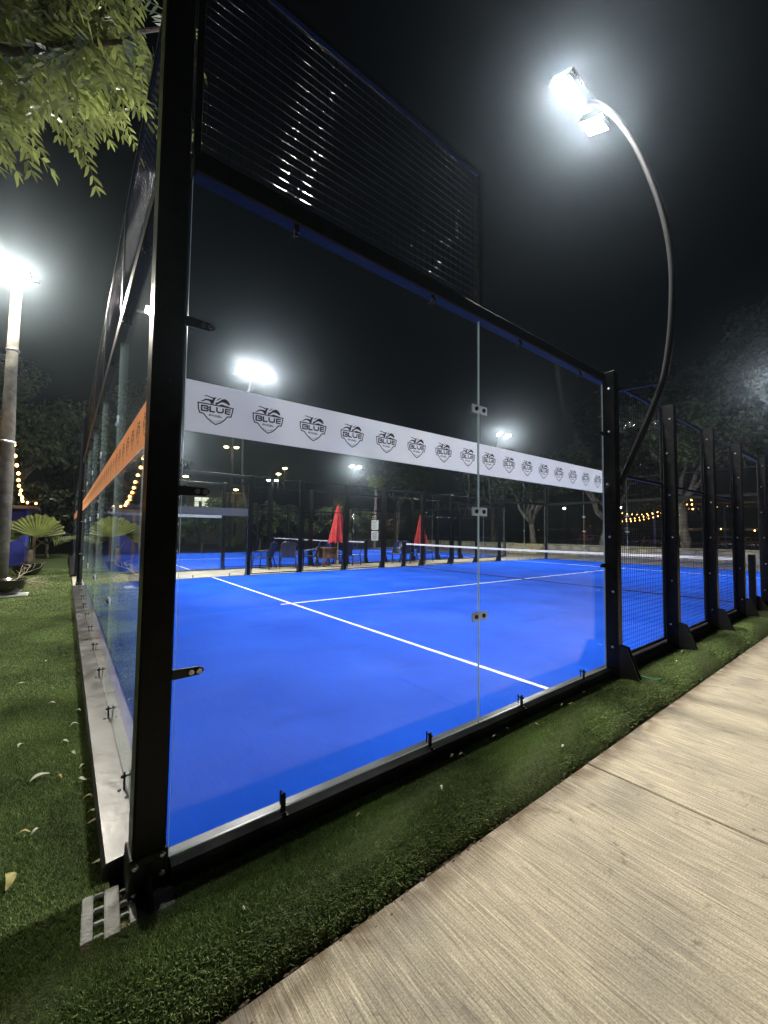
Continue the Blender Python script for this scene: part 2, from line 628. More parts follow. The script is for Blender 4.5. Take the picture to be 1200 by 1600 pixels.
def struct(o):
    o['kind'] = 'structure'
    return o


def copy_tree(o, parent=None, skip=()):
    c = o.copy()
    col.objects.link(c)
    c.parent = parent
    for ch in o.children:
        if ch.name.split('.')[0] not in skip:
            copy_tree(ch, c, skip)
    return c


def np_mesh(name, V, F, mat, smooth=False):
    """numpy verts (n,3), faces (m,k) all of one size"""
    me = bpy.data.meshes.new(name)
    V = np.asarray(V, np.float32)
    F = np.asarray(F, np.int32)
    k = F.shape[1]
    me.vertices.add(len(V))
    me.vertices.foreach_set('co', V.ravel())
    me.loops.add(F.size)
    me.loops.foreach_set('vertex_index', F.ravel())
    me.polygons.add(len(F))
    me.polygons.foreach_set('loop_start', np.arange(0, F.size, k, dtype=np.int32))
    if smooth:
        me.polygons.foreach_set('use_smooth', np.ones(len(F), dtype=bool))
    me.materials.append(MATS[mat])
    me.update(calc_edges=True)
    me.validate()
    return me


# ------------------------------------------------------------------ ground
g = MB()
R = 220
g.add([(-R, -R, -0.32), (R, -R, -0.32), (R, R, -0.32), (-R, R, -0.32)], [(0, 1, 2, 3)])
struct(g.build('ground', 'earth'))

TZ = -0.075      # level of the artificial turf
WZ = -0.192      # level of the walkway

# turf: flat lawn beyond the end wall and a strip with a rounded shoulder beside the walkway
t = MB()
prof = [(-0.02, TZ), (-0.12, TZ + .006), (-0.20, TZ + 0.020), (-0.28, TZ + 0.027), (-0.34, TZ + 0.020), (-0.395, TZ - 0.002), (-0.44, TZ - 0.036), (-0.472, TZ - 0.075), (-0.485, TZ - 0.115), (-0.487, TZ - 0.15)]
xs = np.concatenate([np.arange(-8, -1, .5), np.arange(-1, 8, .12), np.arange(8, 30.1, .5)])
vv = []
for x in xs:
    w = 0.012 * math.sin(x * 2.1) + 0.008 * math.sin(x * 5.3 + 1) + 0.006 * math.sin(x * 11.7)
    for j, (y, z) in enumerate(prof):
        k = j / (len(prof) - 1)
        vv.append((x, y + w * k, z + 0.006 * math.sin(x * 4.1 + j) * (1 if 0 < j < 7 else 0)))
n = len(prof)
t.add(vv, [(i * n + j, i * n + j + 1, (i + 1) * n + j + 1, (i + 1) * n + j) for i in range(len(xs) - 1) for j in range(n - 1)])
t.add([(-8, -0.02, TZ), (-0.06, -0.02, TZ), (-0.06, 26, TZ), (-8, 26, TZ)], [(0, 1, 2, 3)])
struct(t.build('artificial_turf', 'turf', smooth=True))


def blades(n_, x0, x1, y0, y1, h0, h1, w):
    x = rng.uniform(x0, x1, n_)
    y = rng.uniform(y0, y1, n_)
    z = np.interp(-y, [-p[0] for p in prof], [p[1] for p in prof])
    z = np.where(y > -0.02, TZ, z)
    slope = np.clip((-y - 0.33) / 0.14, 0, 1)
    a = rng.uniform(0, 2 * PI, n_)
    h = rng.uniform(h0, h1, n_)
    ln = rng.normal(0, 0.55, (n_, 2)) * h[:, None]
    ln[:, 1] -= slope * h * 0.9
    hw = w * rng.uniform(.6, 1.2, n_)
    b0 = np.stack([x - np.cos(a) * hw, y - np.sin(a) * hw, z - 0.002], 1)
    b1 = np.stack([x + np.cos(a) * hw, y + np.sin(a) * hw, z - 0.002], 1)
    tp = np.stack([x + ln[:, 0], y + ln[:, 1], z + h * (1 - 0.6 * slope)], 1)
    return np.stack([b0, b1, tp], 1)


T = np.concatenate([
    blades(150000, -1.0, -0.075, -0.50, 2.6, 0.005, 0.015, 0.0026),
    blades(60000, -1.6, -0.075, 2.6, 7.0, 0.006, 0.018, 0.005),
    blades(25000, -3.0, -0.075, 7.0, 16, 0.010, 0.024, 0.010),
    blades(120000, -0.2, 3.0, -0.487, -0.065, 0.005, 0.014, 0.0026),
    blades(60000, 3.0, 9.0, -0.487, -0.02, 0.006, 0.017, 0.0042),
])
nT = len(T)
fo = put('turf_fibres', np_mesh('turf_fibres', T.reshape(-1, 3), np.arange(nT * 3).reshape(-1, 3), 'turf_fibre'))
fo['kind'] = 'stuff'
tag(fo, 'short dark green synthetic fibres covering the turf around the court', 'grass')

# walkway of broom-finished concrete slabs
wk = MB()
wk.box((-12, -6.0, WZ - 0.12), (36, -0.47, WZ - 0.03))
walk = struct(wk.build('walkway', 'soil'))
sl = MB()
sl.bbox((0.004, -5.45, -0.12), (2.996, 0.0, 0.0), 0.006)
slab_me = sl.mesh('slab', 'walk')
for i in range(-3, 11):
    put('slab', slab_me, walk, (-0.5 + 3.0 * i, -0.503, WZ + random.uniform(-.002, .002)), (0, 0, 0))

# soil crumbs in the seam between turf and walkway
V = []
F = []
for i in range(420):
    x = rng.uniform(-0.4, 9)
    y = -0.497 - abs(rng.normal(0, 0.010)) * (2.5 if rng.random() < .08 else 1)
    r = rng.uniform(0.002, 0.009)
    o = len(V)
    hz = r * rng.uniform(.3, .7)
    ang = rng.uniform(0, 6.28)
    for k in range(5):
        rr = r * rng.uniform(.6, 1.3)
        V.append((x + rr * math.cos(ang + k * 1.2566) * 1.6, y + rr * math.sin(ang + k * 1.2566) * .6, WZ - 0.002))
    V.append((x, y, WZ + hz))
    for k in range(5):
        F.append((o + k, o + (k + 1) % 5, o + 5))
so = put('soil_crumbs', np_mesh('soil_crumbs', V, F, 'soil'))
so['kind'] = 'stuff'
tag(so, 'brown soil crumbs along the seam between turf and walkway', 'soil')

# court surfaces
def court_surface(y0):
    c = MB()
    c.box((0.03, y0 + 0.03, -0.20), (19.97, y0 + 9.97, 0.0))
    o = struct(c.build('court_surface', 'court_blue'))
    o['label'] = 'bright blue synthetic court surface'
    for p in [((2.97, y0 + .05), (3.02, y0 + 9.95)), ((16.98, y0 + .05), (17.03, y0 + 9.95)), ((2.80, y0 + 4.975), (2.966, y0 + 5.025)), ((3.024, y0 + 4.975), (16.976, y0 + 5.025)), ((17.034, y0 + 4.975), (17.2, y0 + 5.025))]:
        l = MB()
        l.box((*p[0], 0.0005), (*p[1], 0.004))
        l.build('court_line', 'line_white', o)
    return o


Y2 = 12.55
court_surface(0.0)
court_surface(Y2)

pb = MB()
pb.box((-0.06, 10.16, -0.25), (25.2, 12.40, -0.03))
struct(pb.build('path', 'path_concrete'))
pb = MB()
pb.box((20.2, -0.02, -0.25), (25.2, 10.15, -0.04))
pb.box((20.2, 12.41, -0.25), (25.2, 26, -0.04))
struct(pb.build('paved_apron', 'path_concrete'))
tr_ = MB()
tr_.box((25.62, -8, -0.3), (90, 40, 0.52))
struct(tr_.build('terrace_lawn', 'lawn_dark'))

# ------------------------------------------------------------------ logo meshes (flat print)
def logo_mesh(name, mat):
    S = 0.000193
    cv = lambda p: ((p[0] - 610) * S, -((p[1] - 0.2 * (p[0] - 610)) - 575) * S)
    b = MB()

    def fill(poly):
        P = [Vector((*cv(p), 0)) for p in poly]
        tris = tessellate_polygon([P])
        b.add([(p.x, 0, p.y) for p in P], [tuple(x) for x in tris])

    def stroke(pts, w, closed=False):
        P = [Vector(cv(p)) for p in pts]
        w = w * S / 2
        m = len(P)
        L_, R_ = [], []
        for i in range(m):
            if closed:
                a, c = P[i - 1], P[(i + 1) % m]
                d1 = (P[i] - a).normalized()
                d2 = (c - P[i]).normalized()
            else:
                d1 = (P[i] - P[i - 1]).normalized() if i else (P[1] - P[0]).normalized()
                d2 = (P[i + 1] - P[i]).normalized() if i < m - 1 else d1
            n1 = Vector((-d1.y, d1.x))
            n2 = Vector((-d2.y, d2.x))
            nn = (n1 + n2)
            nn = nn.normalized() if nn.length > 1e-6 else n1
            k = w / max(0.45, nn.dot(n1))
            L_.append(P[i] + nn * k)
            R_.append(P[i] - nn * k)
        vs_ = [(p.x, 0, p.y) for p in L_] + [(p.x, 0, p.y) for p in R_]
        rngi = range(m) if closed else range(m - 1)
        b.add(vs_, [(i, (i + 1) % m, m + (i + 1) % m, m + i) for i in rngi])

    stroke([(230, 400), (470, 445), (730, 495), (990, 550), (975, 640), (945, 750), (870, 740), (800, 820), (710, 880), (610, 912), (520, 850), (430, 760), (345, 650), (270, 630), (238, 540)], 27, True)
    stroke([(425, 540), (443, 518), (425, 490), (308, 470), (305, 578), (425, 597), (445, 570), (425, 541), (345, 527)], 34)
    stroke([(485, 488), (485, 608), (590, 626)], 36)
    stroke([(630, 513), (630, 600), (660, 633), (735, 645), (765, 625), (768, 545)], 36)
    stroke([(938, 585), (825, 565), (820, 662), (925, 690)], 34)
    stroke([(830, 615), (932, 636)], 30)
    stroke([(465, 712), (474, 672), (510, 680), (506, 702), (474, 697)], 13)
    stroke([(520, 718), (546, 686), (572, 728)], 13)
    stroke([(585, 730), (590, 695), (625, 703), (638, 722), (615, 740), (587, 733)], 13)
    stroke([(700, 716), (660, 708), (655, 745), (697, 754)], 13)
    stroke([(662, 727), (695, 734)], 11)
    stroke([(716, 720), (709, 753), (755, 763)], 13)
    stroke([(480, 775), (540, 825), (610, 856), (680, 842), (720, 820)], 9)
    fill([(345, 262), (385, 235), (430, 248), (530, 290), (620, 290), (585, 330), (560, 390), (555, 440), (495, 432), (492, 405), (450, 368), (400, 352), (330, 378), (275, 370), (330, 348), (385, 318), (440, 325), (525, 345), (540, 322), (480, 292), (400, 260)])
    fill([(608, 372), (640, 330), (700, 303), (725, 308), (670, 340)])
    fill([(592, 405), (640, 405), (690, 368), (740, 333), (810, 328), (870, 370), (908, 430), (915, 475), (880, 470), (830, 430), (760, 402), (700, 412), (650, 450), (600, 458)])
    fill([(665, 466), (740, 450), (810, 478), (908, 512), (900, 526)])
    return b.mesh(name, mat)


logo_me = logo_mesh('printed_logo', 'logo_ink')
logo_me2 = logo_mesh('printed_logo', 'logo_brown')

# ------------------------------------------------------------------ the cage
GT = 2.845     # top of glass
RB, RT = 2.815, 2.905   # top rail
MT = 3.93      # top of upper mesh


def small(name, fn, mat, smooth=False):
    b = MB()
    fn(b)
    return b.mesh(name, mat, smooth)


def clip_fn(b):      # upright tab with rounded head and a foot pointing outward (-Y), fixed at wall base
    b.prism([(-.011, -.02), (.011, -.02), (.011, .075), (.008, .086), (0, .09), (-.008, .086), (-.011, .075)], 1, -.022, -.014)
    b.box((-.014, -.052, -.010), (.014, -.0141, .001))
    b.lathe([(.009, 0), (.009, .010)], 6, (0, -.038, .001))
    b.tube([(0, -.0221, .07), (0, -.034, .07)], .008, 6)
    b.box((-.004, .0085, .02), (.004, .014, .085))
    b.tube([(0, -.014, .07), (0, .016, .07)], .005, 6)


def topclip_fn(b):
    b.prism([(-.012, .05), (.012, .05), (.012, -.07), (.007, -.082), (0, -.086), (-.007, -.082), (-.012, -.07)], 1, -.024, -.015)
    b.tube([(0, -.0241, -.065), (0, -.036, -.065)], .011, 8)
    b.tube([(0, -.015, -.065), (0, .018, -.065)], .006, 6)


def clamp_fn(b):
    b.bbox((-.082, -.013, -.030), (.082, -.0065, .030), .003)
    return


def clampbolt_fn(b):
    b.tube([(0, -.0132, 0), (0, -.022, 0)], .015, 8)


def sidebracket_fn(b):   # tab from the post to the pane
    b.prism([(0, -.02), (.11, -.017), (.125, -.008), (.128, 0), (.125, .008), (.11, .017), (0, .02)], 1, -.020, -.010)


def sb_bolt_fn(b):
    b.tube([(0, -.0203, 0), (0, -.030, 0)], .011, 8)


def bolt_fn(b):     # dome head pointing -X
    b.tube([(0, 0, 0), (-.006, 0, 0), (-.010, 0, 0)], [.012, .011, .006], 8)


ME = dict(
    clip=small('clip', clip_fn, 'black_matte'), topclip=small('top_clip', topclip_fn, 'black_matte'),
    clamp=small('clamp_plate', clamp_fn, 'clamp_clear'), cbolt=small('bolt', clampbolt_fn, 'black_matte'),
    sb=small('side_bracket', sidebracket_fn, 'black_matte'), sbb=small('bolt', sb_bolt_fn, 'bolt_steel'),
    bolt=small('bolt', bolt_fn, 'bolt_steel', True))


def pane_mesh(L_):
    b = MB()
    x0, x1, z0, z1, h = 0.0, L_, 0.012, GT, 0.006
    v = [(x0, -h, z0), (x1, -h, z0), (x1, h, z0), (x0, h, z0), (x0, -h, z1), (x1, -h, z1), (x1, h, z1), (x0, h, z1)]
    b.add(v, [(0, 1, 5, 4), (2, 3, 7, 6)])
    b.cur = 1
    b.add(v, [(0, 3, 2, 1), (4, 5, 6, 7), (1, 2, 6, 5), (3, 0, 4, 7)])
    return b.mesh('glass_pane', ['pane_glass', 'glass_edge'])


def wire_mesh(L_, z0, z1, pitch=0.05, r=0.0019, n=5):
    b = MB()
    nx = int(round(L_ / pitch))
    nz_ = int(round((z1 - z0) / pitch))
    for i in range(nx + 1):
        x = L_ * i / nx
        b.tube([(x, 0, z0), (x, 0, z1)], r, n, False)
    for j in range(nz_ + 1):
        z = z0 + (z1 - z0) * j / nz_
        b.tube([(0, -2 * r, z), (L_, -2 * r, z)], r, n, False)
    return b.mesh('wire_mesh', 'wire', True)


def frame_mesh(L_, z0, z1, mids=(), w=0.028):
    b = MB()
    b.bbox((0, -w / 2, z0), (w, w / 2, z1), .003)
    b.bbox((L_ - w, -w / 2, z0), (L_, w / 2, z1), .003)
    for z in (z0, z1 - w, *mids):
        b.bbox((w + .001, -w / 2, z), (L_ - w - .001, w / 2, z + w), .003)
    return b.mesh('frame', 'black_paint')


PANE = {}
WIRE = {}


def get(d, k, fn):
    if k not in d:
        d[k] = fn()
    return d[k]


SIDE_X = [4.0, 5.667, 7.333, 9.0, 11.0, 12.667, 14.333, 16.0]


def make_cage():
    cage = thing('padel_cage', 'near black steel and glass padel court cage with white sponsor band', 'court cage')

    def wall(origin, rz, length, end):
        """one wall; local x along the wall, local -y outward"""
        M = Matrix.Translation(origin) @ Matrix.Rotation(rz, 4, 'Z')

        def P(name, me, x=0, y=0, z=0, parent=None):
            o = put(name, me, parent or cage)
            if parent:
                o.location = (x, y, z)
            else:
                o.matrix_local = M @ Matrix.Translation((x, y, z))
            return o
        spans = []
        if end:
            e = [0.12, 2.05, 4.02, 5.98, 7.95, length - 0.12]
            spans = [(e[i], e[i + 1]) for i in range(5)]
            runs = [(0.12, length - .12)]
        else:
            for a in (0, 1):
                if a == 0:
                    spans += [(0.12, 2.02), (2.02, 3.945)]
                else:
                    spans += [(16.055, 17.98), (17.98, 19.88)]
            runs = [(0.12, 3.945), (16.055, 19.88)]
        # panes with clips
        for (a, b) in spans:
            L_ = round(b - a - 0.004, 3)
            o = P('glass_pane', get(PANE, L_, lambda: pane_mesh(L_)), a + .002)
            w = b - a
            for k in (0.25, 0.75):
                x = L_ * k
                P('clip', ME['clip'], x, 0, 0.0, o)
                P('top_clip', ME['topclip'], x, 0, 2.845, o)
        # joint clamps
        joints = [s[1] for s in spans[:-1] if any(abs(s[1] - t_[0]) < .01 for t_ in spans)]
        for j in joints:
            for z in (0.73, 1.45, 2.17):
                c = P('clamp_plate', ME['clamp'], j, 0, z)
                P('bolt', ME['cbolt'], -.04, 0, 0, c)
                P('bolt', ME['cbolt'], .04, 0, 0, c)
        for (a, b) in runs:
            for z in (0.72, 1.46, 2.17):
                c = P('side_bracket', ME['sb'], a - .02, 0, z)
                P('bolt', ME['sbb'], .078, 0, 0, c)
                P('bolt', ME['sbb'], .108, 0, 0, c)
            for z in (1.0, 2.3):
                c = put('side_bracket', ME['sb'], cage)
                c.matrix_local = M @ Matrix.Translation((b + .01, 0.0, z)) @ Matrix.Diagonal((-1, 1, 1, 1))
        # base rail: pressed steel channel below the panes
        for (a, b) in ((0.125, length - 0.125),):
            r_b = MB()
            yo = -0.058 if not end else -0.135
            r_b.prism([(yo, -.085), (0.055, -.085), (0.055, .006), (0.010, .010), (-0.010, .010), (yo + .012, -0.004), (yo, -0.018)], 0, a, b)
            P('base_rail', r_b.mesh('base_rail', 'base_rail_metal'))
        # sponsor band
        for k, (a, b) in enumerate(spans):
            if (end and origin.x > 10) or (not end and (k > 1 if origin.x < 10 else k < 2)):
                continue
            bd = MB()
            L_ = b - a - 0.008
            yb = -0.0092 if end else 0.0085
            bd.box((0, yb, 1.715), (L_, yb + .0012, 1.935))
            o = P('sponsor_band', bd.mesh('sponsor_band', 'band_orange' if end else ('band_white' if origin.x < 10 else 'band_grey')), a + .004)
            nlg = 8
            for i in range(nlg):
                x = 0.125 + (L_ - 0.225) * i / (nlg - 1)
                P('printed_logo', logo_me2 if end else logo_me, x, yb - .0006, 1.825, o)
        # top rail above the glass
        for (a, b) in runs:
            tb = MB()
            tb.bbox((a, -0.038, RB), (b, 0.038, RT), .006)
            P('top_rail', tb.mesh('top_rail', 'black_paint'))
        # upper wire panels
        ups = []
        if end:
            ups = [(s[0], s[1]) for s in spans]
        else:
            ups = [(0.12, 2.05), (17.95, 19.88)]
        for (a, b) in ups:
            L_ = round(b - a, 3)
            o = P('mesh_panel', get(WIRE, ('f', L_, 'u'), lambda: frame_mesh(L_, RT + .003, MT)), a)
            wmo = P('wire_mesh', get(WIRE, ('w', L_, 'u'), lambda: wire_mesh(L_, RT + .02, MT - .015)), 0, -0.002, 0, o)
            wmo['kind'] = 'stuff'
        if not end:
            for x0, x1 in zip(SIDE_X[:-1], SIDE_X[1:]):
                if x0 == 9.0:
                    continue
                a, b = x0 + .055, x1 - .055
                L_ = round(b - a, 3)
                o = P('mesh_panel', get(WIRE, ('f', L_, 's'), lambda: frame_mesh(L_, 0.03, RT, (1.92,))), a, 0.02)
                wmo = P('wire_mesh', get(WIRE, ('w', L_, 's'), lambda: wire_mesh(L_, 0.045, RT - .014)), 0, -0.002, 0, o)
                wmo['kind'] = 'stuff'
            # lintel across the gate gap
            lb = MB()
            lb.bbox((9.055, -0.03, RT - .07), (10.945, 0.03, RT), .004)
            P('gate_lintel', lb.mesh('gate_lintel', 'black_paint'))
            for x in SIDE_X:
                pb_ = MB()
                pb_.bbox((-.05, -.115, -.16), (.05, .012, RT + .02), .006)
                o = P('post', pb_.mesh('post', 'black_paint'), x)
                gp = MB()
                gp.prism([(-.1155, -.085), (-.295, -.085), (-.295, -.06), (-.185, .235), (-.1155, .245)], 0, .010, .022)
                gme = gp.mesh('gusset', 'black_matte')
                P('gusset', gme, 0, 0, 0, o)
                P('gusset', gme, -.055, 0, 0, o)
                gp = MB()
                gp.bbox((-.07, -.32, -.1), (.07, -.1155, -.0855), .003)
                P('base_plate', gp.mesh('base_plate', 'black_matte'), 0, 0, 0, o)
                for z in (0.22, 0.75, 1.28, 1.80, 2.32, 2.75):
                    bo = P('bolt', ME['bolt'], -.0503, -.055 + .02 * math.sin(z * 9 + x), z, o)
    wall(Vector((0, 0, 0)), 0, 20, False)
    wall(Vector((20, 10, 0)), PI, 20, False)
    wall(Vector((0.05, 10, 0)), -PI / 2, 10, True)
    wall(Vector((19.95, 0, 0)), PI / 2, 10, True)
    # corner posts with bolted splice and foot
    for cx, cy_ in ((0, 0), (20, 0), (0, 10), (20, 10)):
        sx = 1 if cx == 0 else -1
        sy = 1 if cy_ == 0 else -1
        ox = -0.012
        x0, x1 = sorted((cx + sx * ox, cx + sx * .108))
        y0, y1 = sorted((cy_ + sy * ox - sy * .03, cy_ + sy * .09))
        pb_ = MB()
        pb_.bbox((-.055, -.056, -.03), (.06, .06, MT + .03), .007)
        o = put('post', pb_.mesh('post', 'black_paint'), cage, ((x0 + x1) / 2, (y0 + y1) / 2, 0))
        sp = MB()
        sp.bbox((-.066, -.066, -.10), (.066, .066, .075), .005)
        put('foot', sp.mesh('foot', 'black_matte'), o)
        sp = MB()
        sp.bbox((-.065, -.195, -.085), (.075, -.0665, -.058), .003)
        put('base_plate', sp.mesh('base_plate', 'plate_grey'), o)
        gg = MB()
        gg.prism([(-.0665, -.057), (-.175, -.057), (-.165, -.046), (-.0665, .045)], 0, -.006, .006)
        put('gusset', gg.mesh('gusset', 'black_matte'), o)
        bm_ = MB()
        bm_.tube([(0, 0, 0), (0, -.006, 0), (0, -.009, 0)], [.012, .011, .006], 8)
        bme = bm_.mesh('bolt', 'bolt_steel', True)
        for bx, bz in ((-.045, .05), (.045, .058), (-.045, -.045), (.045, -.01)):
            put('bolt', bme, o, (bx, -.0662, bz))
    return cage


cage1 = make_cage()
cage2 = copy_tree(cage1, None, skip=('clip', 'top_clip', 'bolt', 'side_bracket', 'printed_logo', 'clamp_plate'))
cage2.location = (0, Y2, 0)
cage2['label'] = 'far padel court cage standing beyond the path with chairs'
cage1['group'] = cage2['group'] = 'padel court cages'


# ------------------------------------------------------------------ nets
def make_net(y0, label):
    t_ = thing('padel_net', label, 'net', (10, y0, 0), 0, 'padel nets')
    def H(y):
        return 0.86 + 0.03 * abs(y - 5) / 5
    for s_, yy in ((0, -0.03), (1, 10.03)):
        b = MB()
        b.bbox((-.05, yy - .05, -.12), (.05, yy + .05, 0.96), .006)
        p_ = b.build('post', 'black_paint', t_)
        gp = MB()
        d = -1 if s_ == 0 else 1
        gp.prism([(yy + d * .0505, -.085), (yy + d * .22, -.085), (yy + d * .22, -.06), (yy + d * .10, .18), (yy + d * .0505, .2)], 0, .010, .022)
        gp.build('gusset', 'black_matte', p_)
    b = MB()
    n_ = 20
    for i in range(n_):
        ya, yb = 0.12 + 9.76 * i / n_, 0.12 + 9.76 * (i + 1) / n_
        za, zb = H(ya), H(yb)
        b.add([(-.012, ya, za - .055), (.012, ya, za - .055), (.012, ya, za), (-.012, ya, za), (-.012, yb, zb - .055), (.012, yb, zb - .055), (.012, yb, zb), (-.012, yb, zb)],
              [(0, 1, 2, 3), (7, 6, 5, 4), (0, 4, 5, 1), (1, 5, 6, 2), (2, 6, 7, 3), (3, 7, 4, 0)])
    b.build('top_band', 'net_band', t_)
    b = MB()
    for i in range(220):
        y = 0.12 + 9.76 * i / 219
        b.tube([(0, y, .03), (0, y, H(y) - .055)], .0011, 4, False)
    for j in range(18):
        k = j / 18
        b.tube([(0.002, 0.12 + 9.76 * i / 10, .03 + (H(0.12 + 9.76 * i / 10) - .085) * k) for i in range(11)], .0011, 4, False)
    o = b.build('net_mesh', 'net_cord', t_)
    o['kind'] = 'stuff'
    b = MB()
    b.tube([(0, .1, .03), (0, 5, .028), (0, 9.9, .03)], .011, 6)
    for yy in (.105, 9.895):
        b.tube([(0, yy, .03), (0, yy, .86)], .008, 6)
    b.build('hem_cord', 'net_cord', t_)
    b = MB()
    for yy, d in ((.1, -1), (9.9, 1)):
        pts = [(0.0, yy + d * (.012 + .03 * (i % 2)), .05 + .8 * i / 16) for i in range(17)]
        b.tube(pts, .005, 5)
    b.build('lacing', 'net_cord', t_)
    return t_


make_net(0, 'long black net with white top band across the near blue court')
make_net(Y2, 'small far net with white top band behind the blue chairs')


# ------------------------------------------------------------------ floodlight arms
def make_flood(x, y, side, label, lit=True, group='curved floodlight arms on the court cages'):
    """side=+1: stands at low-y wall, leans outward to -y, head over the court"""
    t_ = thing('floodlight_arm', label, 'floodlight', (x, y, 0), 0 if side > 0 else PI, group)
    ctrl = [(-.105, 1.80), (-.44, 2.60), (-.53, 2.95), (-.575, 3.4), (-.575, 3.9), (-.50, 4.43), (-.34, 5.05), (-.17, 5.52), (.02, 5.88), (.16, 6.04)]
    pts = [Vector((.08, a, b)) for a, b in ctrl]
    sm = []
    for i in range(len(pts) - 1):
        p0 = pts[max(i - 1, 0)]
        p1 = pts[i]
        p2 = pts[i + 1]
        p3 = pts[min(i + 2, len(pts) - 1)]
        for k in range(5):
            u = k / 5
            sm.append(0.5 * ((2 * p1) + (-p0 + p2) * u + (2 * p0 - 5 * p1 + 4 * p2 - p3) * u * u + (-p0 + 3 * p1 - 3 * p2 + p3) * u ** 3))
    sm.append(pts[-1])
    b = MB()
    b.tube(sm, [0.030 - 0.008 * max(0, (i / len(sm)) - .3) for i in range(len(sm))], 12)
    b.build('arm_tube', 'pole_metal', t_, smooth=True)
    b = MB()
    b.beam((.08, -.10, 2.76), (.08, -.50, 2.73), .035, .035)
    b.build('tie_bar', 'black_paint', t_)
    b = MB()
    b.bbox((-.36, .10, 6.03), (.42, .16, 6.075), .006)
    b.build('cross_bar', 'pole_metal', t_)
    aim = Vector((0, 0.42, -1)).normalized()
    for dx in (-.30, .34):
        b = MB()
        # lamp head: finned shallow box, local -z is the beam
        b.bbox((-.135, -.125, .012), (.135, .125, .055), .01)
        for i in range(7):
            xx = -.11 + .22 * i / 6
            b.box((xx - .006, -.11, .0552), (xx + .006, .11, .085))
        b.box((-.134, -.12, .002), (-.124, .12, .0118))
        b.box((.124, -.12, .002), (.134, .12, .0118))
        rot = Vector((0, 0, -1)).rotation_difference(aim).to_euler()
        h = b.build('floodlight_head', 'black_matte', t_, (dx, .22, 5.97), rot=rot)
        l = MB()
        l.box((-.115, -.11, .004), (.115, .11, .0112))
        l.build('lens', 'led_white', h)
        if lit:
            ld = bpy.data.lights.new('flood_light', 'AREA')
            ld.shape = 'RECTANGLE'
            ld.size = .23
            ld.size_y = .22
            ld.energy = FLOOD_W
            ld.color = (1.0, 0.97, 0.92)
            lo = bpy.data.objects.new('flood_light', ld)
            col.objects.link(lo)
            lo.parent = h
    return t_


make_flood(4, 0, 1, 'tall curved floodlight arm with twin bright lamps above the walkway')
make_flood(16, 0, 1, 'distant floodlight glowing at the right edge over the walkway')
make_flood(4, 10, -1, 'floodlight seen through the glass just above the white band')
make_flood(16, 10, -1, 'floodlight shining above the white band right of the pane joint')
make_flood(4, Y2, 1, 'floodlight of the far court hidden behind the white band at left')
make_flood(16, Y2, 1, 'floodlight of the far court hidden behind the white band near pane joint')
make_flood(4, Y2 + 10, -1, 'floodlight at the far side of the far court behind the corner post')
make_flood(16, Y2 + 10, -1, 'small floodlight glowing under the white band above the red parasol')

# ------------------------------------------------------------------ left side: concrete lamp pole, string lights, hut, pots
cp = thing('lamp_pole', 'rough concrete lamp pole at the left edge with bright lamps on top', 'lamp pole', (-1.43, 11.25, TZ))
b = MB()
b.tube([(0, 0, 0), (0.02, 0, 2.6), (0.0, 0, 5), (0.02, 0, 7.55)], [.155, .14, .115, .095], 14)
b.build('pole', 'pole_concrete', cp, smooth=True)
for z, r in ((3.38, .147), (5.6, .125)):
    b = MB()
    b.lathe([(r, 0), (r + .008, .01), (r + .008, .05), (r, .06)], 14, (0.01, 0, z))
    b.build('steel_strap', 'steel', cp)
b = MB()
b.bbox((-.45, -.04, 7.45), (.45, .04, 7.53), .008)
b.build('cross_bar', 'pole_metal', cp)
for dx in (-.33, .10):
    b = MB()
    b.bbox((-.16, -.12, .012), (.16, .12, .07), .01)
    aim = Vector((.30, -.55, -1)).normalized()
    rot = Vector((0, 0, -1)).rotation_difference(aim).to_euler()
    h = b.build('floodlight_head', 'black_matte', cp, (dx, -.16, 7.52), rot=rot)
    l = MB()
    l.box((-.14, -.10, .004), (.14, .10, .0112))
    l.build('lens', 'led_white', h)
    ld = bpy.data.lights.new('pole_light', 'AREA')
    ld.shape = 'RECTANGLE'
    ld.size = .28
    ld.size_y = .20
    ld.energy = 480
    ld.color = (1.0, 0.93, 0.78)
    lo = bpy.data.objects.new('pole_light', ld)
    col.objects.link(lo)
    lo.parent = h


def bulb_mesh(r, mat):
    b_ = MB()
    b_.lathe([(r * .35, r * 1.3), (r * .8, r * .7), (r, 0), (r * .8, -r * .7), (r * .3, -r)], 8)
    return b_.mesh('bulb', mat, True)


def string_light(p0, p1, sag, nb, r, mat, label, group='strings of warm bulbs'):
    p0 = Vector(p0)
    p1 = Vector(p1)
    t_ = thing('string_light', label, 'string light', p0, 0, group)
    P = []
    for i in range(nb * 2 + 1):
        k = i / (nb * 2)
        p = (p1 - p0) * k
        p.z -= sag * 4 * k * (1 - k)
        P.append(p)
    b_ = MB()
    b_.tube(P, .005, 4)
    b_.build('cable', 'black_matte', t_)
    me = bulb_mesh(r, mat)
    for i in range(nb):
        put('bulb', me, t_, P[2 * i + 1] + Vector((random.uniform(-.02, .02), 0, -.05 - r)))
    return t_


string_light((-1.30, 11.18, 3.50), (-1.45, 17.2, 2.30), .28, 11, .038, 'bulb_warm', 'string of warm bulbs sloping from the concrete pole to the hut roof')
string_light((-1.50, 11.05, 3.9), (-2.9, 6.2, 4.1), .3, 8, .038, 'bulb_warm', 'string of warm bulbs leaving the frame left of the concrete pole')
string_light((-1.0, 17.6, 2.28), (-1.45, 17.3, 2.30), .02, 2, .034, 'bulb_warm', 'short row of warm bulbs along the hut roof edge')

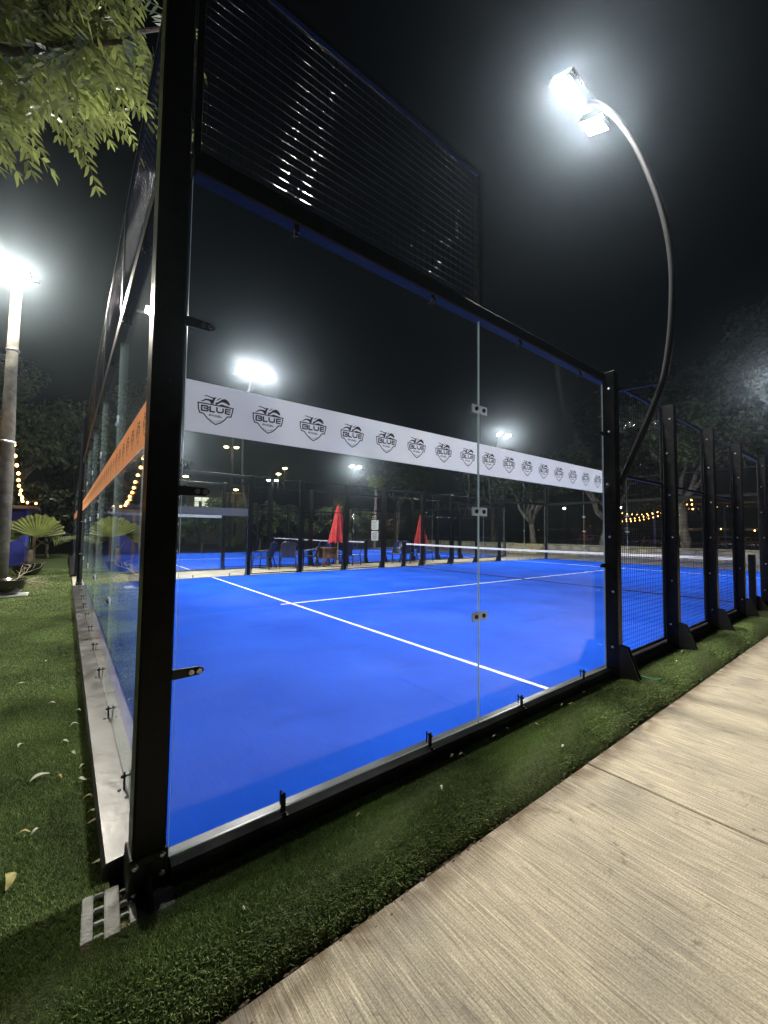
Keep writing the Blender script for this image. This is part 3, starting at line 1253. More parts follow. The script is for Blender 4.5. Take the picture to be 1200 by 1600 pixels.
hut = thing('kiosk', 'blue painted kiosk with thin dark roof behind the potted palm', 'kiosk', (-1.9, 18.1, TZ))
b = MB()
b.bbox((-.9, -.8, 0), (.55, .9, 2.02), .01)
b.build('wall', 'blue_paint', hut)
b = MB()
b.bbox((-1.25, -1.2, 2.03), (.85, 1.2, 2.14), .015)
b.build('roof', 'wood_dark', hut)
for px, py in ((-1.1, -1.05), (.10, -1.05), (-1.1, 1.05), (.70, 1.05)):
    b = MB()
    b.bbox((px - .05, py - .05, 0), (px + .05, py + .05, 2.028), .008)
    b.build('post', 'wood_brown', hut)


def bowl_pot(name_parent, r, h, mat='pot_glaze'):
    b_ = MB()
    b_.lathe([(r * .55, 0.0), (r * .78, h * .25), (r * .95, h * .65), (r, h * .93), (r * 1.05, h * .97), (r * 1.05, h), (r * .93, h), (r * .9, h * .86)], 24)
    b_.build('pot', mat, name_parent, smooth=True)
    b_ = MB()
    b_.lathe([(r * .89, h * .80), (r * .5, h * .86), (.02, h * .88)], 18)
    b_.build('potting_soil', 'soil', name_parent, smooth=True)


def bare_shrub(loc, r, h, label, seed):
    rr = random.Random(seed)
    t_ = thing('potted_shrub', label, 'potted plant', loc, 0)
    bowl_pot(t_, r, h)
    b_ = MB()
    b_.bbox((-r * .8, -r * .8, -.03), (r * 1.1, r * .7, -.001), .006)
    b_.build('tray', 'paper_white', t_)
    b_ = MB()

    def grow(p, d, L_, rad, lv):
        pts = [p]
        for i in range(4):
            d = (d + Vector((rr.uniform(-.35, .35), rr.uniform(-.35, .35), rr.uniform(-.2, .2)))).normalized()
            p = p + d * L_ / 4
            pts.append(p)
        b_.tube(pts, [rad * (1 - .12 * i) for i in range(5)], 5)
        if lv:
            for q_ in (pts[2], pts[4]):
                for _ in range(2):
                    dd = (d + Vector((rr.uniform(-.9, .9), rr.uniform(-.7, .7), rr.uniform(-.4, .5)))).normalized()
                    grow(q_, dd, L_ * .62, rad * .6, lv - 1)
    for k in range(4):
        a = rr.uniform(-.5, .7)
        grow(Vector((rr.uniform(-.05, .05), rr.uniform(-.05, .05), h * .85)), Vector((math.cos(a), math.sin(a), rr.uniform(.10, .45))).normalized(), .40, .010, 2)
    b_.build('branches', 'twig', t_, smooth=True)
    return t_


bare_shrub((-1.13, 9.35, TZ + .03), .30, .30, 'leafless pale twiggy shrub in a glossy black bowl pot', 3)


def fan_leaf(b_, base, tip_dir, up, L_, W, nseg=26, spread=2.6, cup=.25):
    """pleated round fan leaf; base = petiole end"""
    d = Vector(tip_dir).normalized()
    n_ = Vector(up).normalized()
    s_ = d.cross(n_).normalized()
    n_ = s_.cross(d).normalized()
    rings = 4
    vs_ = [Vector(base)]
    for i in range(nseg + 1):
        a = -spread / 2 * 1.15 + spread * 1.15 * i / nseg
        for k in range(1, rings + 1):
            q_ = k / rings
            rad = L_ * q_ * (1 + .05 * math.sin(i * 1.7 + L_ * 9) * q_) * (1.0 - .10 * abs(a / spread * 2) ** 2) * (1 + (.03 if (i % 2 and k == rings) else 0))
            pl = (.013 if i % 2 else -.013) * q_ * L_
            vs_.append(Vector(base) + d * math.cos(a) * rad + s_ * math.sin(a) * rad * W + n_ * (pl + cup * L_ * (math.sin(a) ** 2) * q_ - .10 * L_ * q_ * q_))
    F_ = []
    for i in range(nseg):
        o0 = 1 + i * rings
        o1 = 1 + (i + 1) * rings
        F_.append((0, o0, o1))
        for k in range(rings - 1):
            F_.append((o0 + k, o0 + k + 1, o1 + k + 1, o1 + k))
    b_.add(vs_, F_)


pp = thing('potted_palm', 'potted fan palm with broad round pleated leaves beside the kiosk', 'palm', (-1.08, 14.0, TZ))
bowl_pot(pp, .36, .30)
b = MB()
b.tube([(0, 0, .22), (.02, 0, .45), (.05, .01, .62), (.05, 0, .74)], [.10, .095, .075, .05], 10)
b.build('trunk', 'bark', pp, smooth=True)
leafspec = [((.0, 0, .7), (.18, -.1, 1.10), (.12, .10, 1), .62, (-.1, -1, .12)), ((0, 0, .7), (-.25, .1, 1.05), (-.75, .2, .75), .52, (.15, -1, .2)),
            ((0, 0, .68), (.0, .3, 1.15), (-.2, .5, .9), .5, (0, -1, .4))]
for base0, end, dr, L_, up in leafspec:
    b = MB()
    m_ = (Vector(base0) + Vector(end)) / 2 + Vector((.02, 0, .03))
    b.tube([base0, m_, end], [.016, .012, .009], 6)
    b.build('leaf_stalk', 'palm_leaf', pp, smooth=True)
    b = MB()
    fan_leaf(b, end, dr, up, L_ * 1.1, 1.05, 36, 2.35, .14)
    b.build('fan_leaf', 'palm_leaf', pp)
b = MB()
pts = [Vector((.05, 0, .66)), Vector((.30, -.05, .98)), Vector((.55, -.08, 1.14)), Vector((.85, -.10, 1.22)), Vector((1.08, -.1, 1.16))]
b.tube(pts, [.014, .012, .010, .007, .004], 6)
for i in range(14):
    k = i / 13
    p = pts[2].lerp(pts[4], k)
    for s_ in (-1, 1):
        a_ = p + Vector((.05, s_ * .10, -.10 - .22 * (1 - k)))
        b.add([p, p + Vector((.025, s_ * .03, -.02)), a_, p + Vector((-.025, s_ * .03, -.03))], [(0, 1, 2, 3)])
b.build('drooping_frond', 'palm_leaf', pp)


# ------------------------------------------------------------------ trees
def limb(b_, p0, p1, r0, r1, rr, n_=6, wob=.08):
    pts = []
    L_ = (Vector(p1) - Vector(p0)).length
    for i in range(n_ + 1):
        k = i / n_
        p = Vector(p0).lerp(Vector(p1), k)
        if 0 < i < n_:
            p += Vector((rr.uniform(-1, 1), rr.uniform(-1, 1), rr.uniform(-.5, .8))) * wob * L_ * .5
        pts.append(p)
    b_.tube(pts, [r0 + (r1 - r0) * i / n_ for i in range(n_ + 1)], 8)
    return pts


def leaf_cloud(clumps, per, size, seed):
    """clumps: list of (centre, radius). Rhombic bent leaves, many per clump."""
    r_g = np.random.default_rng(seed)
    C = np.repeat(np.array([c[0] for c in clumps]), per, axis=0)
    Rr = np.repeat(np.array([c[1] for c in clumps]), per)
    n_ = len(C)
    d = r_g.normal(0, 1, (n_, 3))
    d /= np.linalg.norm(d, axis=1)[:, None]
    rad = Rr * r_g.uniform(.25, 1.05, n_) ** .6
    P = C + d * rad[:, None] * np.array([1, 1, .72])
    ax = r_g.normal(0, 1, (n_, 3))
    ax[:, 2] -= .5
    ax /= np.linalg.norm(ax, axis=1)[:, None]
    sd = np.cross(ax, r_g.normal(0, 1, (n_, 3)))
    sd /= np.linalg.norm(sd, axis=1)[:, None]
    s = size * r_g.uniform(.6, 1.4, n_)[:, None]
    V_ = np.stack([P, P + ax * s * .5 + sd * s * .28, P + ax * s, P + ax * s * .5 - sd * s * .28], 1)
    return V_.reshape(-1, 3), np.arange(n_ * 4).reshape(-1, 4)


def make_tree(base, h, crown, label, seed, leafmat='leaf_dark', nclump=16, per=260, size=.16, trunk_r=.16, fork=.35, bark='bark', name='tree', group='trees around the courts', crown_flat=.6, nlimb=6):
    """crown=(dx,dy,z centre,rx,ry,rz)"""
    rr = random.Random(seed)
    t_ = thing(name, label, 'tree', base, 0, group)
    b_ = MB()
    fk = Vector((rr.uniform(-.1, .1) * h * .3, rr.uniform(-.1, .1) * h * .3, h * fork))
    limb(b_, (0, 0, -.05), fk, trunk_r, trunk_r * .72, rr, 5, .05)
    cl = []
    cx, cy_, cz, rx, ry, rz = crown
    tips = []
    for i in range(nlimb):
        a = 2 * PI * i / nlimb + rr.uniform(-.4, .4)
        e_ = Vector((cx + rx * .7 * math.cos(a), cy_ + ry * .7 * math.sin(a), cz + rz * rr.uniform(-.45, .5)))
        pts = limb(b_, fk, e_, trunk_r * .55, trunk_r * .10, rr, 6, .12)
        tips.append(e_)
        for q_ in (pts[3], pts[4]):
            e2 = q_ + Vector((rr.uniform(-1, 1) * rx * .5, rr.uniform(-1, 1) * ry * .5, rr.uniform(0, .6) * rz))
            limb(b_, q_, e2, trunk_r * .22, trunk_r * .05, rr, 4, .12)
            tips.append(e2)
    b_.build('trunk', bark, t_, smooth=True)
    for i in range(nclump):
        if i < len(tips):
            c = tips[i]
        else:
            a = rr.uniform(0, 6.28)
            q_ = math.sqrt(rr.random())
            c = Vector((cx + rx * q_ * math.cos(a), cy_ + ry * q_ * math.sin(a), cz + rz * rr.uniform(-.8, .9)))
        cl.append((tuple(c), rr.uniform(.22, .42) * (rx + ry) / 2))
    V_, F_ = leaf_cloud(cl, per, size, seed)
    put('crown', np_mesh('crown', V_, F_, leafmat), t_)
    return t_


# far right terrace trees (pale forked trunks)
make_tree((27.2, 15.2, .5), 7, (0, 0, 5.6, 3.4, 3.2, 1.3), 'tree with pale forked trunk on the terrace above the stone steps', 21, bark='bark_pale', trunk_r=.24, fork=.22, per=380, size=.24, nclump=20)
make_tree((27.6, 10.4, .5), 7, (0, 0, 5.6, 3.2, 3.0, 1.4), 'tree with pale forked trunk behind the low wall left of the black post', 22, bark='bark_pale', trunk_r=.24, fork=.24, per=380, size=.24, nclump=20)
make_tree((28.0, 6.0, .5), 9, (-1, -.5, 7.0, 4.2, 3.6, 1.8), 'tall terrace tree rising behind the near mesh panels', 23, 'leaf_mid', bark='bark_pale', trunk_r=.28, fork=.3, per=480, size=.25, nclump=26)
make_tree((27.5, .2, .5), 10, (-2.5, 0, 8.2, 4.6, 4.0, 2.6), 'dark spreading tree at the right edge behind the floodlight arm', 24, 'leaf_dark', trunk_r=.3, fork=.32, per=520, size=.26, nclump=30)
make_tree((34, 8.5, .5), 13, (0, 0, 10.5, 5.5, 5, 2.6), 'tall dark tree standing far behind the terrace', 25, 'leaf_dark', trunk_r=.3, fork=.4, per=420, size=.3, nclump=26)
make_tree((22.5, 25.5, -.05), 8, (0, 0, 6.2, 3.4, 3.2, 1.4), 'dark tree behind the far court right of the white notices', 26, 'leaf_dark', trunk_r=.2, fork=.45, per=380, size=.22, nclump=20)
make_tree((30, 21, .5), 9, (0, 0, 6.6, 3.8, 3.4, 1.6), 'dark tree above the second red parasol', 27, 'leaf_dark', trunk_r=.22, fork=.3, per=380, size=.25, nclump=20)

# hedge of leafy shrubs behind the far court
lab = ['leafy shrub at the left end of the hedge behind the far court', 'leafy shrub second from the left in the far hedge', 'tall leafy shrub behind the first pair of blue chairs', 'leafy shrub left of the red parasol in the far hedge', 'leafy shrub directly behind the first red parasol', 'pale leafy shrub right of the first red parasol beside the thin trunk', 'leafy shrub under the lit window in the far hedge']
for i, (x, y, h_) in enumerate([(2.4, 25.2, 3.6), (6.6, 25.6, 4.0), (10.2, 25.4, 4.5), (13.4, 25.8, 4.2), (16.2, 25.3, 4.8), (18.6, 25.8, 4.4), (4.5, 26.6, 3.6)]):
    make_tree((x, y, -.3), h_, (0, 0, h_ * .55, 1.75, 1.2, h_ * .42), lab[i], 40 + i, 'leaf_mid', nclump=20, per=330, size=.19, trunk_r=.07, fork=.2, name='hedge_shrub', group='hedge shrubs behind the far court')

# trees at the far left behind the lawn
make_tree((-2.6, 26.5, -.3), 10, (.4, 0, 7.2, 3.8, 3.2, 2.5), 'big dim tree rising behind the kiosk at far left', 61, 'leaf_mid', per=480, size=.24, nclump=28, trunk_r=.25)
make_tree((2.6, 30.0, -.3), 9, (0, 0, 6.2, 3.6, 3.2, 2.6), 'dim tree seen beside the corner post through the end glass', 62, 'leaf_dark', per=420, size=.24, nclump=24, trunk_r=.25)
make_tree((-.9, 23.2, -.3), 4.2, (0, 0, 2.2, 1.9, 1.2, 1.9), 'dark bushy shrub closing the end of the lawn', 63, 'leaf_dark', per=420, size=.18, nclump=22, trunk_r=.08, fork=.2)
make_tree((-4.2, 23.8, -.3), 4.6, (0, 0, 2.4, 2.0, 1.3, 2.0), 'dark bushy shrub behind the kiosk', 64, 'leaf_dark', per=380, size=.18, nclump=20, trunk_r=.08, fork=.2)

pt = thing('papaya_tree', 'slim pale trunk with a small leaf tuft carrying two white notices', 'tree', (18.95, 23.9, -.3), 0)
b = MB()
limb(b, (0, 0, 0), (.05, 0, 5.6), .13, .085, random.Random(5), 8, .01)
b.build('trunk', 'bark_pale', pt, smooth=True)
V_, F_ = leaf_cloud([((.0, 0, 5.6), .5), ((-.35, -.2, 5.3), .35), ((.4, .1, 5.4), .35), ((-.2, .3, 5.9), .35), ((.6, -.1, 5.75), .3)], 90, .2, 9)
put('crown', np_mesh('crown', V_, F_, 'palm_leaf'), pt)
for z, lb in ((2.15, 'upper white printed notice fixed to the slim pale trunk'), (1.30, 'lower white printed notice fixed to the slim pale trunk')):
    nt_ = thing('notice_board', lb, 'notice', (18.86, 23.77, z - .3), -.6, 'white notices on the trunk')
    b = MB()
    b.bbox((-.27, -.02, -.37), (.27, -.005, .37), .004)
    b.build('board', 'paper_white', nt_)
    b = MB()
    for i in range(9):
        b.box((-.21, -.0225, .27 - i * .068), (.21 - .05 * (i % 3), -.0203, .295 - i * .068))
    b.build('printed_lines', 'print_grey', nt_)

# overhanging neem branch, top left
nm = thing('neem_tree', 'overhanging neem branch with feathery bright green leaflets at top left', 'tree', (-2.15, 1.3, TZ))
b = MB()
rr = random.Random(4)
limb(b, (0, 0, -.1), (.1, 0, 3.1), .13, .10, rr, 6, .03)
br = []
brspec = [((2.02, -.98, 3.62), .035), ((2.08, -.72, 3.95), .04), ((2.25, -.45, 4.42), .04), ((1.75, -.55, 3.95), .035), ((1.6, -.85, 3.60), .03), ((2.15, .25, 4.85), .045), ((1.75, -.1, 4.6), .04), ((1.35, -.75, 3.7), .03),
          ((1.65, .6, 5.0), .04), ((1.75, .2, 5.6), .04), ((1.3, -.3, 4.5), .04), ((1.95, -.5, 4.9), .035), ((1.25, -.9, 3.45), .025), ((2.0, -1.15, 3.85), .03)]
for e_, r0 in brspec:
    br.append(limb(b, (.1, 0, 3.05), e_, r0, .010, rr, 9, .05))
b.build('trunk', 'bark', nm, smooth=True)
LV, LF = [], []
RV = MB()


def leaflet(p, d, n_, L_):
    s_ = d.cross(n_).normalized()
    o = len(LV)
    c = n_ * (-L_ * .10) + s_ * L_ * .10
    LV.extend([p, p + d * L_ * .35 + s_ * L_ * .15, p + d * L_ * .35 - s_ * L_ * .13, p + d * L_ * .72 + s_ * L_ * .14 + c * .5, p + d * L_ * .72 - s_ * L_ * .05 + c * .5, p + d * L_ + c])
    LF.extend([(o, o + 1, o + 2), (o + 1, o + 3, o + 2), (o + 2, o + 3, o + 4), (o + 3, o + 5, o + 4)])


def outside(p):
    w = p + Vector((-2.15, 1.3, TZ))
    return w.x < -.03 or w.z > 3.98


def compound(p, d, L_):
    pts = []
    for i in range(9):
        k = i / 8
        q_ = p + d * (L_ * k) + Vector((0, 0, -.35 * L_ * k * k))
        pts.append(q_)
    if not all(outside(q_) for q_ in pts):
        return
    RV.tube([pts[0], pts[4], pts[8]], [.0022, .0018, .001], 3, False)
    for i in range(1, 9):
        dd = (pts[i] - pts[i - 1]).normalized()
        side = dd.cross(Vector((0, 0, 1))).normalized()
        up = side.cross(dd).normalized()
        for s_ in (-1, 1):
            v = (dd * .75 + side * s_ * .8 - Vector((0, 0, .25))).normalized()
            v = (v + Vector((rr.uniform(-.12, .12), rr.uniform(-.12, .12), rr.uniform(-.12, .12)))).normalized()
            leaflet(pts[i], v, (up + side * s_ * rr.uniform(-.4, .6)).normalized(), rr.uniform(.062, .092) * (1.0 - .05 * abs(i - 4)))
    leaflet(pts[8], (pts[8] - pts[7]).normalized(), up, .06)


for pts in br:
    for i in range(2, len(pts)):
        for _ in range(3 + int(1.7 * i)):
            p = pts[i].lerp(pts[i - 1], rr.random()) + Vector((rr.gauss(0, .13), rr.gauss(0, .13), rr.gauss(0, .10)))
            a = rr.uniform(0, 6.28)
            d = Vector((math.cos(a), math.sin(a), rr.uniform(-.75, .35))).normalized()
            compound(p, d, rr.uniform(.20, .32))
put('leaves', np_mesh('leaves', [tuple(v) for v in LV], LF, 'leaf_near'), nm)
RV.build('leaf_stalks', 'leaf_near', nm)

# ------------------------------------------------------------------ terrace wall, steps, tables, posts
tw = thing('retaining_wall', 'low pale stone retaining wall along the terrace edge', 'wall', (25.4, 0, -.04))
rr = random.Random(8)
cap_z = .66
for row in range(2):
    y = -7.0 + (0.4 if row else 0)
    while y < 13.0:
        L_ = rr.uniform(.75, 1.15)
        L_ = min(L_, 13.05 - y)
        if L_ > .15:
            b = MB()
            b.bbox((rr.uniform(-.012, .012), 0, 0), (.20, L_ - .012, .298), .012)
            b.build('stone_block', 'wall_stone', tw, (0, y, row * .305))
        y += L_
y = -7.0
while y < 13.0:
    L_ = min(1.5, 13.05 - y)
    b = MB()
    b.bbox((-.05, 0, 0), (.24, L_ - .01, .085), .012)
    b.build('coping_stone', 'wall_stone', tw, (0, y, .612))
    y += 1.5
st = thing('stone_steps', 'pale yellow stone steps leading up to the terrace', 'steps', (24.3, 13.2, -.04))
for i in range(4):
    for k in range(3):
        b = MB()
        b.bbox((i * .32, k * .78, 0), (1.30, k * .78 + .772, .165 * (i + 1)), .012)
        b.build('step_block', 'step_stone', st, (0, 0.02 * i, .0005 * i))
tw2 = thing('retaining_wall', 'pale stone retaining wall left of the terrace steps', 'wall', (25.4, 15.7, -.04))
for k in range(9):
    b = MB()
    b.bbox((0, 0, 0), (.2, 1.19, .6), .012)
    b.build('stone_block', 'wall_stone', tw2, (rr.uniform(-.01, .01), k * 1.2, 0))
    b = MB()
    b.bbox((-.05, 0, 0), (.24, 1.19, .085), .012)
    b.build('coping_stone', 'wall_stone', tw2, (0, k * 1.2, .602))


def picnic(loc, rz, label):
    t_ = thing('picnic_table', label, 'table', loc, rz, 'picnic tables on the terrace')
    for k in range(4):
        b_ = MB()
        b_.bbox((-.9, -.36 + k * .18, .72), (.9, -.36 + k * .18 + .17, .76), .006)
        b_.build('plank', 'wood_brown', t_)
    for s_ in (-1, 1):
        b_ = MB()
        b_.bbox((-.9, s_ * .68 - .13, .42), (.9, s_ * .68 + .13, .46), .006)
        b_.build('bench_seat', 'wood_brown', t_)
    for s_ in (-.65, .65):
        b_ = MB()
        b_.beam((s_, -.25, .715), (s_, -.62, 0), .07, .04, (1, 0, 0))
        b_.beam((s_, .25, .715), (s_, .62, 0), .07, .04, (1, 0, 0))
        b_.beam((s_ + .05, -.78, .40), (s_ + .05, .78, .40), .04, .07)
        b_.build('leg', 'wood_brown', t_)
    return t_


picnic((30.5, 12.6, .52), 1.2, 'picnic table on the terrace between the two forked trunks')
picnic((31.5, 8.6, .52), 1.4, 'picnic table on the terrace behind the first mesh panel')
picnic((30.5, 4.3, .52), 1.3, 'picnic table on the terrace near the right edge')

pg = thing('pergola', 'dark pergola on slim blue posts at the back of the terrace', 'pergola', (31.8, 3.2, .52))
for px in (0, 4.2):
    for py in (0, 2.7, 5.6):
        b = MB()
        b.bbox((px - .07, py - .07, 0), (px + .07, py + .07, 2.75), .008)
        b.build('post', 'wood_post_blue', pg)
for px in (0, 4.2):
    b = MB()
    b.bbox((px - .06, -.5, 2.752), (px + .06, 6.1, 2.90), .008)
    b.build('beam', 'wood_dark', pg)
for i in range(10):
    b = MB()
    b.bbox((-.5, -.4 + i * .7, 2.902), (4.7, -.32 + i * .7, 3.0), .006)
    b.build('slat', 'wood_dark', pg)
string_light((29.6, 9.9, 2.45), (30.2, 6.4, 3.9), .35, 14, .034, 'bulb_far', 'upper string of warm bulbs left of the terrace tree')
string_light((29.4, 10.6, 2.35), (30.0, 6.3, 3.4), .40, 17, .034, 'bulb_far', 'lower string of warm bulbs sagging over the terrace')
string_light((29.8, 6.2, 4.0), (29.9, 6.1, 2.9), .0, 4, .05, 'bulb_far', 'short vertical row of warm bulbs on the terrace tree')
string_light((29.7, 10.2, 2.9), (30.4, 6.5, 3.7), .45, 13, .032, 'bulb_far', 'middle string of warm bulbs crossing the terrace')
string_light((33.5, 6.0, 1.9), (33.5, 1.0, 1.8), .10, 6, .04, 'bulb_far', 'distant low string of warm bulbs near the right edge')


# ------------------------------------------------------------------ chairs, parasols, side table on the path
def make_chair(loc, rz, label):
    t_ = thing('plastic_armchair', label, 'chair', loc, rz, 'blue plastic armchairs along the path')
    b_ = MB()
    b_.bbox((-.25, -.24, .385), (.25, .24, .415), .012)
    b_.build('seat', 'chair_blue', t_)
    # fan-shaped slatted back with rounded crest
    for k in range(5):
        u = (k - 2) / 2
        w0, w1 = .038, .052
        x0, x1 = u * .17, u * .23
        top = .92 - .07 * u * u
        b_ = MB()
        yb, yt = .225, .36
        b_.add([(x0 - w0, yb, .40), (x0 + w0, yb, .40), (x1 + w1, yt, top), (x1 - w1, yt, top), (x0 - w0, yb + .02, .40), (x0 + w0, yb + .02, .40), (x1 + w1, yt + .02, top), (x1 - w1, yt + .02, top), ],
               [(0, 1, 2, 3), (7, 6, 5, 4), (0, 4, 5, 1), (1, 5, 6, 2), (2, 6, 7, 3), (3, 7, 4, 0)])
        b_.build('back_slat', 'chair_blue', t_)
    b_ = MB()
    b_.tube([(-.275, .345, .80), (-.25, .38, .88), (-.12, .39, .935), (0, .39, .945), (.12, .39, .935), (.25, .38, .88), (.275, .345, .80)], .018, 6)
    b_.tube([(-.22, .272, .56), (0, .28, .57), (.22, .272, .56)], .014, 6)
    b_.build('back_frame', 'chair_blue', t_, smooth=True)
    for s_ in (-1, 1):
        b_ = MB()
        b_.tube([(s_ * .29, -.26, .60), (s_ * .305, -.05, .63), (s_ * .30, .18, .64), (s_ * .27, .33, .66)], [.022, .03, .028, .02], 6)
        b_.build('armrest', 'chair_blue', t_, smooth=True)
        b_ = MB()
        b_.tube([(s_ * .29, -.25, .60), (s_ * .275, -.25, .40), (s_ * .30, -.29, 0)], [.022, .026, .018], 6)
        b_.build('leg', 'chair_blue', t_, smooth=True)
        b_ = MB()
        b_.tube([(s_ * .25, .23, .41), (s_ * .27, .28, .2), (s_ * .29, .36, 0)], [.028, .024, .018], 6)
        b_.build('leg', 'chair_blue', t_, smooth=True)
    return t_


cz = -.03
make_chair((5.25, 12.0, cz), -2.4, 'leftmost blue plastic armchair on the path')
make_chair((6.15, 12.0, cz), 2.75, 'blue plastic armchair second from the left facing the near court')
make_chair((7.05, 12.05, cz), -2.2, 'blue plastic armchair third from the left behind a black post')
make_chair((8.85, 11.95, cz), 2.0, 'blue plastic armchair just right of the brown side table')
make_chair((8.25, 12.05, cz), 1.5, 'blue plastic armchair half hidden between side table and black post')
make_chair((11.0, 11.95, cz), -1.5, 'blue plastic armchair just left of the net post')
make_chair((12.0, 12.0, cz), 1.9, 'blue plastic armchair left of the second red parasol')
make_chair((12.95, 12.0, cz), 1.4, 'rightmost blue plastic armchair beside the second red parasol')

tb = thing('side_table', 'square brown table beside the first red parasol', 'table', (7.72, 11.95, cz))
b = MB()
b.bbox((-.32, -.32, .66), (.32, .32, .71), .01)
b.build('table_top', 'wood_brown', tb)
b = MB()
b.bbox((-.26, -.26, .30), (.26, .26, .659), .01)
b.build('apron_box', 'wood_brown', tb)
for sx in (-1, 1):
    for sy in (-1, 1):
        b = MB()
        b.bbox((sx * .27 - .03, sy * .27 - .03, 0), (sx * .27 + .03, sy * .27 + .03, .655), .005)
        b.build('leg', 'wood_brown', tb)


def parasol(loc, h, w, label):
    t_ = thing('closed_parasol', label, 'parasol', loc, 0, 'closed red parasols')
    b_ = MB()
    b_.tube([(0, 0, .08), (0, 0, h + .05)], .022, 8)
    b_.build('pole', 'steel', t_, smooth=True)
    b_ = MB()
    b_.bbox((-.22, -.22, 0), (.22, .22, .07), .015)
    b_.lathe([(.05, .0702), (.05, .2), (.035, .22)], 10)
    b_.build('base', 'path_concrete', t_)
    n_ = 32
    vs_ = []
    rings = [(0, .03), (.06, .06), (.25, .11), (.55, .17), (.85, .23), (1.0, .25)]
    H_ = h * .60
    for k, (q_, r0) in enumerate(rings):
        for i in range(n_):
            a = 2 * PI * i / n_
            r = r0 * w * (1 + (.34 * math.cos(8 * a) * q_ + .06 * math.cos(16 * a + 1)) + .05 * math.sin(3 * a + k))
            vs_.append((r * math.cos(a), r * math.sin(a), h - H_ * q_ - (.05 * math.cos(8 * a) if k == 5 else 0)))
    F_ = [(k * n_ + i, (k + 1) * n_ + i, (k + 1) * n_ + (i + 1) % n_, k * n_ + (i + 1) % n_) for k in range(5) for i in range(n_)]
    F_.append(tuple(range(n_)))
    b_ = MB()
    b_.add(vs_, F_)
    b_.build('canopy', 'parasol_red', t_, smooth=True)
    b_ = MB()
    b_.lathe([(.03, 0), (.035, .03), (.012, .07)], 8, (0, 0, h))
    b_.build('finial', 'wood_dark', t_)
    return t_


parasol((7.98, 11.55, cz), 2.33, 1.18, 'closed red parasol on the path above the far net')
parasol((12.35, 11.6, cz), 2.12, .92, 'smaller closed red parasol right of the slim pale trunk')

# ------------------------------------------------------------------ far street lamps, building
def street_lamp(loc, h, heads, label, mat='lamp_yellow', r=.28):
    t_ = thing('street_lamp', label, 'street lamp', loc, 0, 'distant street lamps')
    b_ = MB()
    b_.tube([(0, 0, 0), (0, 0, h)], [.12, .07], 8)
    b_.build('pole', 'pole_metal', t_, smooth=True)
    for dx in heads:
        b_ = MB()
        b_.beam((0, 0, h - .05), (dx, -dx * .45, h + .06), .07)
        b_.bbox((dx - .3, -dx * .45 - .16, h + .05), (dx + .3, -dx * .45 + .16, h + .17), .02)
        hd = b_.build('lamp_head', 'pole_metal', t_)
        l_ = MB()
        l_.lathe([(r * .3, -.10), (r * .8, -.05), (r, .045)], 10, (dx, -dx * .45, h))
        l_.build('lens', mat, hd)
    return t_


street_lamp((14.5, 45.9, -.3), 11.2, (-.5, .5), 'twin yellow street lamp on a pole just under the white band')
street_lamp((20.2, 43.8, -.3), 9.1, (.0,), 'single yellow street lamp right of the twin yellow one')
street_lamp((19.55, 44.1, -.3), 8.4, (.0,), 'lower single yellow street lamp close beside another')
street_lamp((18.9, 44.3, -.3), 7.6, (-.4, .4), 'small twin white street lamp above the far hedge', 'led_white', .22)
street_lamp((10.0, 47.1, -.3), 7.5, (.0,), 'yellow lamp far left close to the corner post')
street_lamp((15.1, 45.7, -.3), 6.3, (.0,), 'low yellow lamp beneath the twin yellow street lamp')
street_lamp((38, 13.5, .5), 3.2, (.0,), 'small lamp glowing between the two forked trees', 'led_white', .12)
street_lamp((36, 17.5, .5), 3.2, (.0,), 'small white lamp behind the second red parasol', 'led_white', .12)

hb = thing('house', 'dim house with one lit window behind the far hedge', 'house', (11.5, 50.5, -.3), -.25)
b = MB()
b.bbox((-5, -2.5, 0), (6, 3, 5.8), .02)
b.build('wall', 'facade', hb)
b = MB()
b.bbox((-5.4, -2.9, 5.802), (6.4, 3.4, 6.05), .02)
b.build('roof', 'wood_dark', hb)
wfr = MB()
wfr.bbox((.3, -2.56, 3.6), (1.9, -2.505, 5.4), .01)
wf = wfr.build('window', 'paper_white', hb)
for i in range(2):
    for k in range(5):
        b = MB()
        b.box((.36 + i * .76, -2.572, 3.66 + k * .345), (1.06 + i * .76, -2.562, 3.96 + k * .345))
        b.build('pane', 'window_lit', wf)

# ------------------------------------------------------------------ things on the near turf
blk = thing('hollow_block', 'broken hollow concrete block beside the foot of the corner post', 'concrete block', (-.092, -.06, TZ + .004), -.06)
b = MB()
# block with two rows of three open cells, seen from above: frame built from walls and webs
X = [-.075, -.030, -.008, .048, .066, .085]


def wallb(x0, x1, y0, y1, z1):
    b.bbox((x0, y0, -.06), (x1, y1, z1), .004)


wallb(-.062, -.028, -.085, .125, .016)
wallb(.004, .050, -.105, .120, .020)
wallb(.078, .100, -.085, .095, .016)
for y0 in (-.080, -.022, .040, .108):
    wallb(-.0278, .0038, y0, y0 + .017, .0145)
for y0 in (-.090, -.035, .022, .080):
    wallb(.0502, .0778, y0, y0 + .016, .0145)
b.build('block', 'block_concrete', blk)
b = MB()
b.add([(-.062, -.135, -.002), (-.026, -.118, -.002), (-.026, -.089, -.002), (-.064, -.088, -.002), (-.058, -.130, .016), (-.030, -.116, .014), (-.030, -.09, .018), (-.060, -.089, .020)],
      [(4, 5, 6, 7), (0, 1, 5, 4), (1, 2, 6, 5), (2, 3, 7, 6), (3, 0, 4, 7)])
b.build('broken_chip', 'soil', blk)

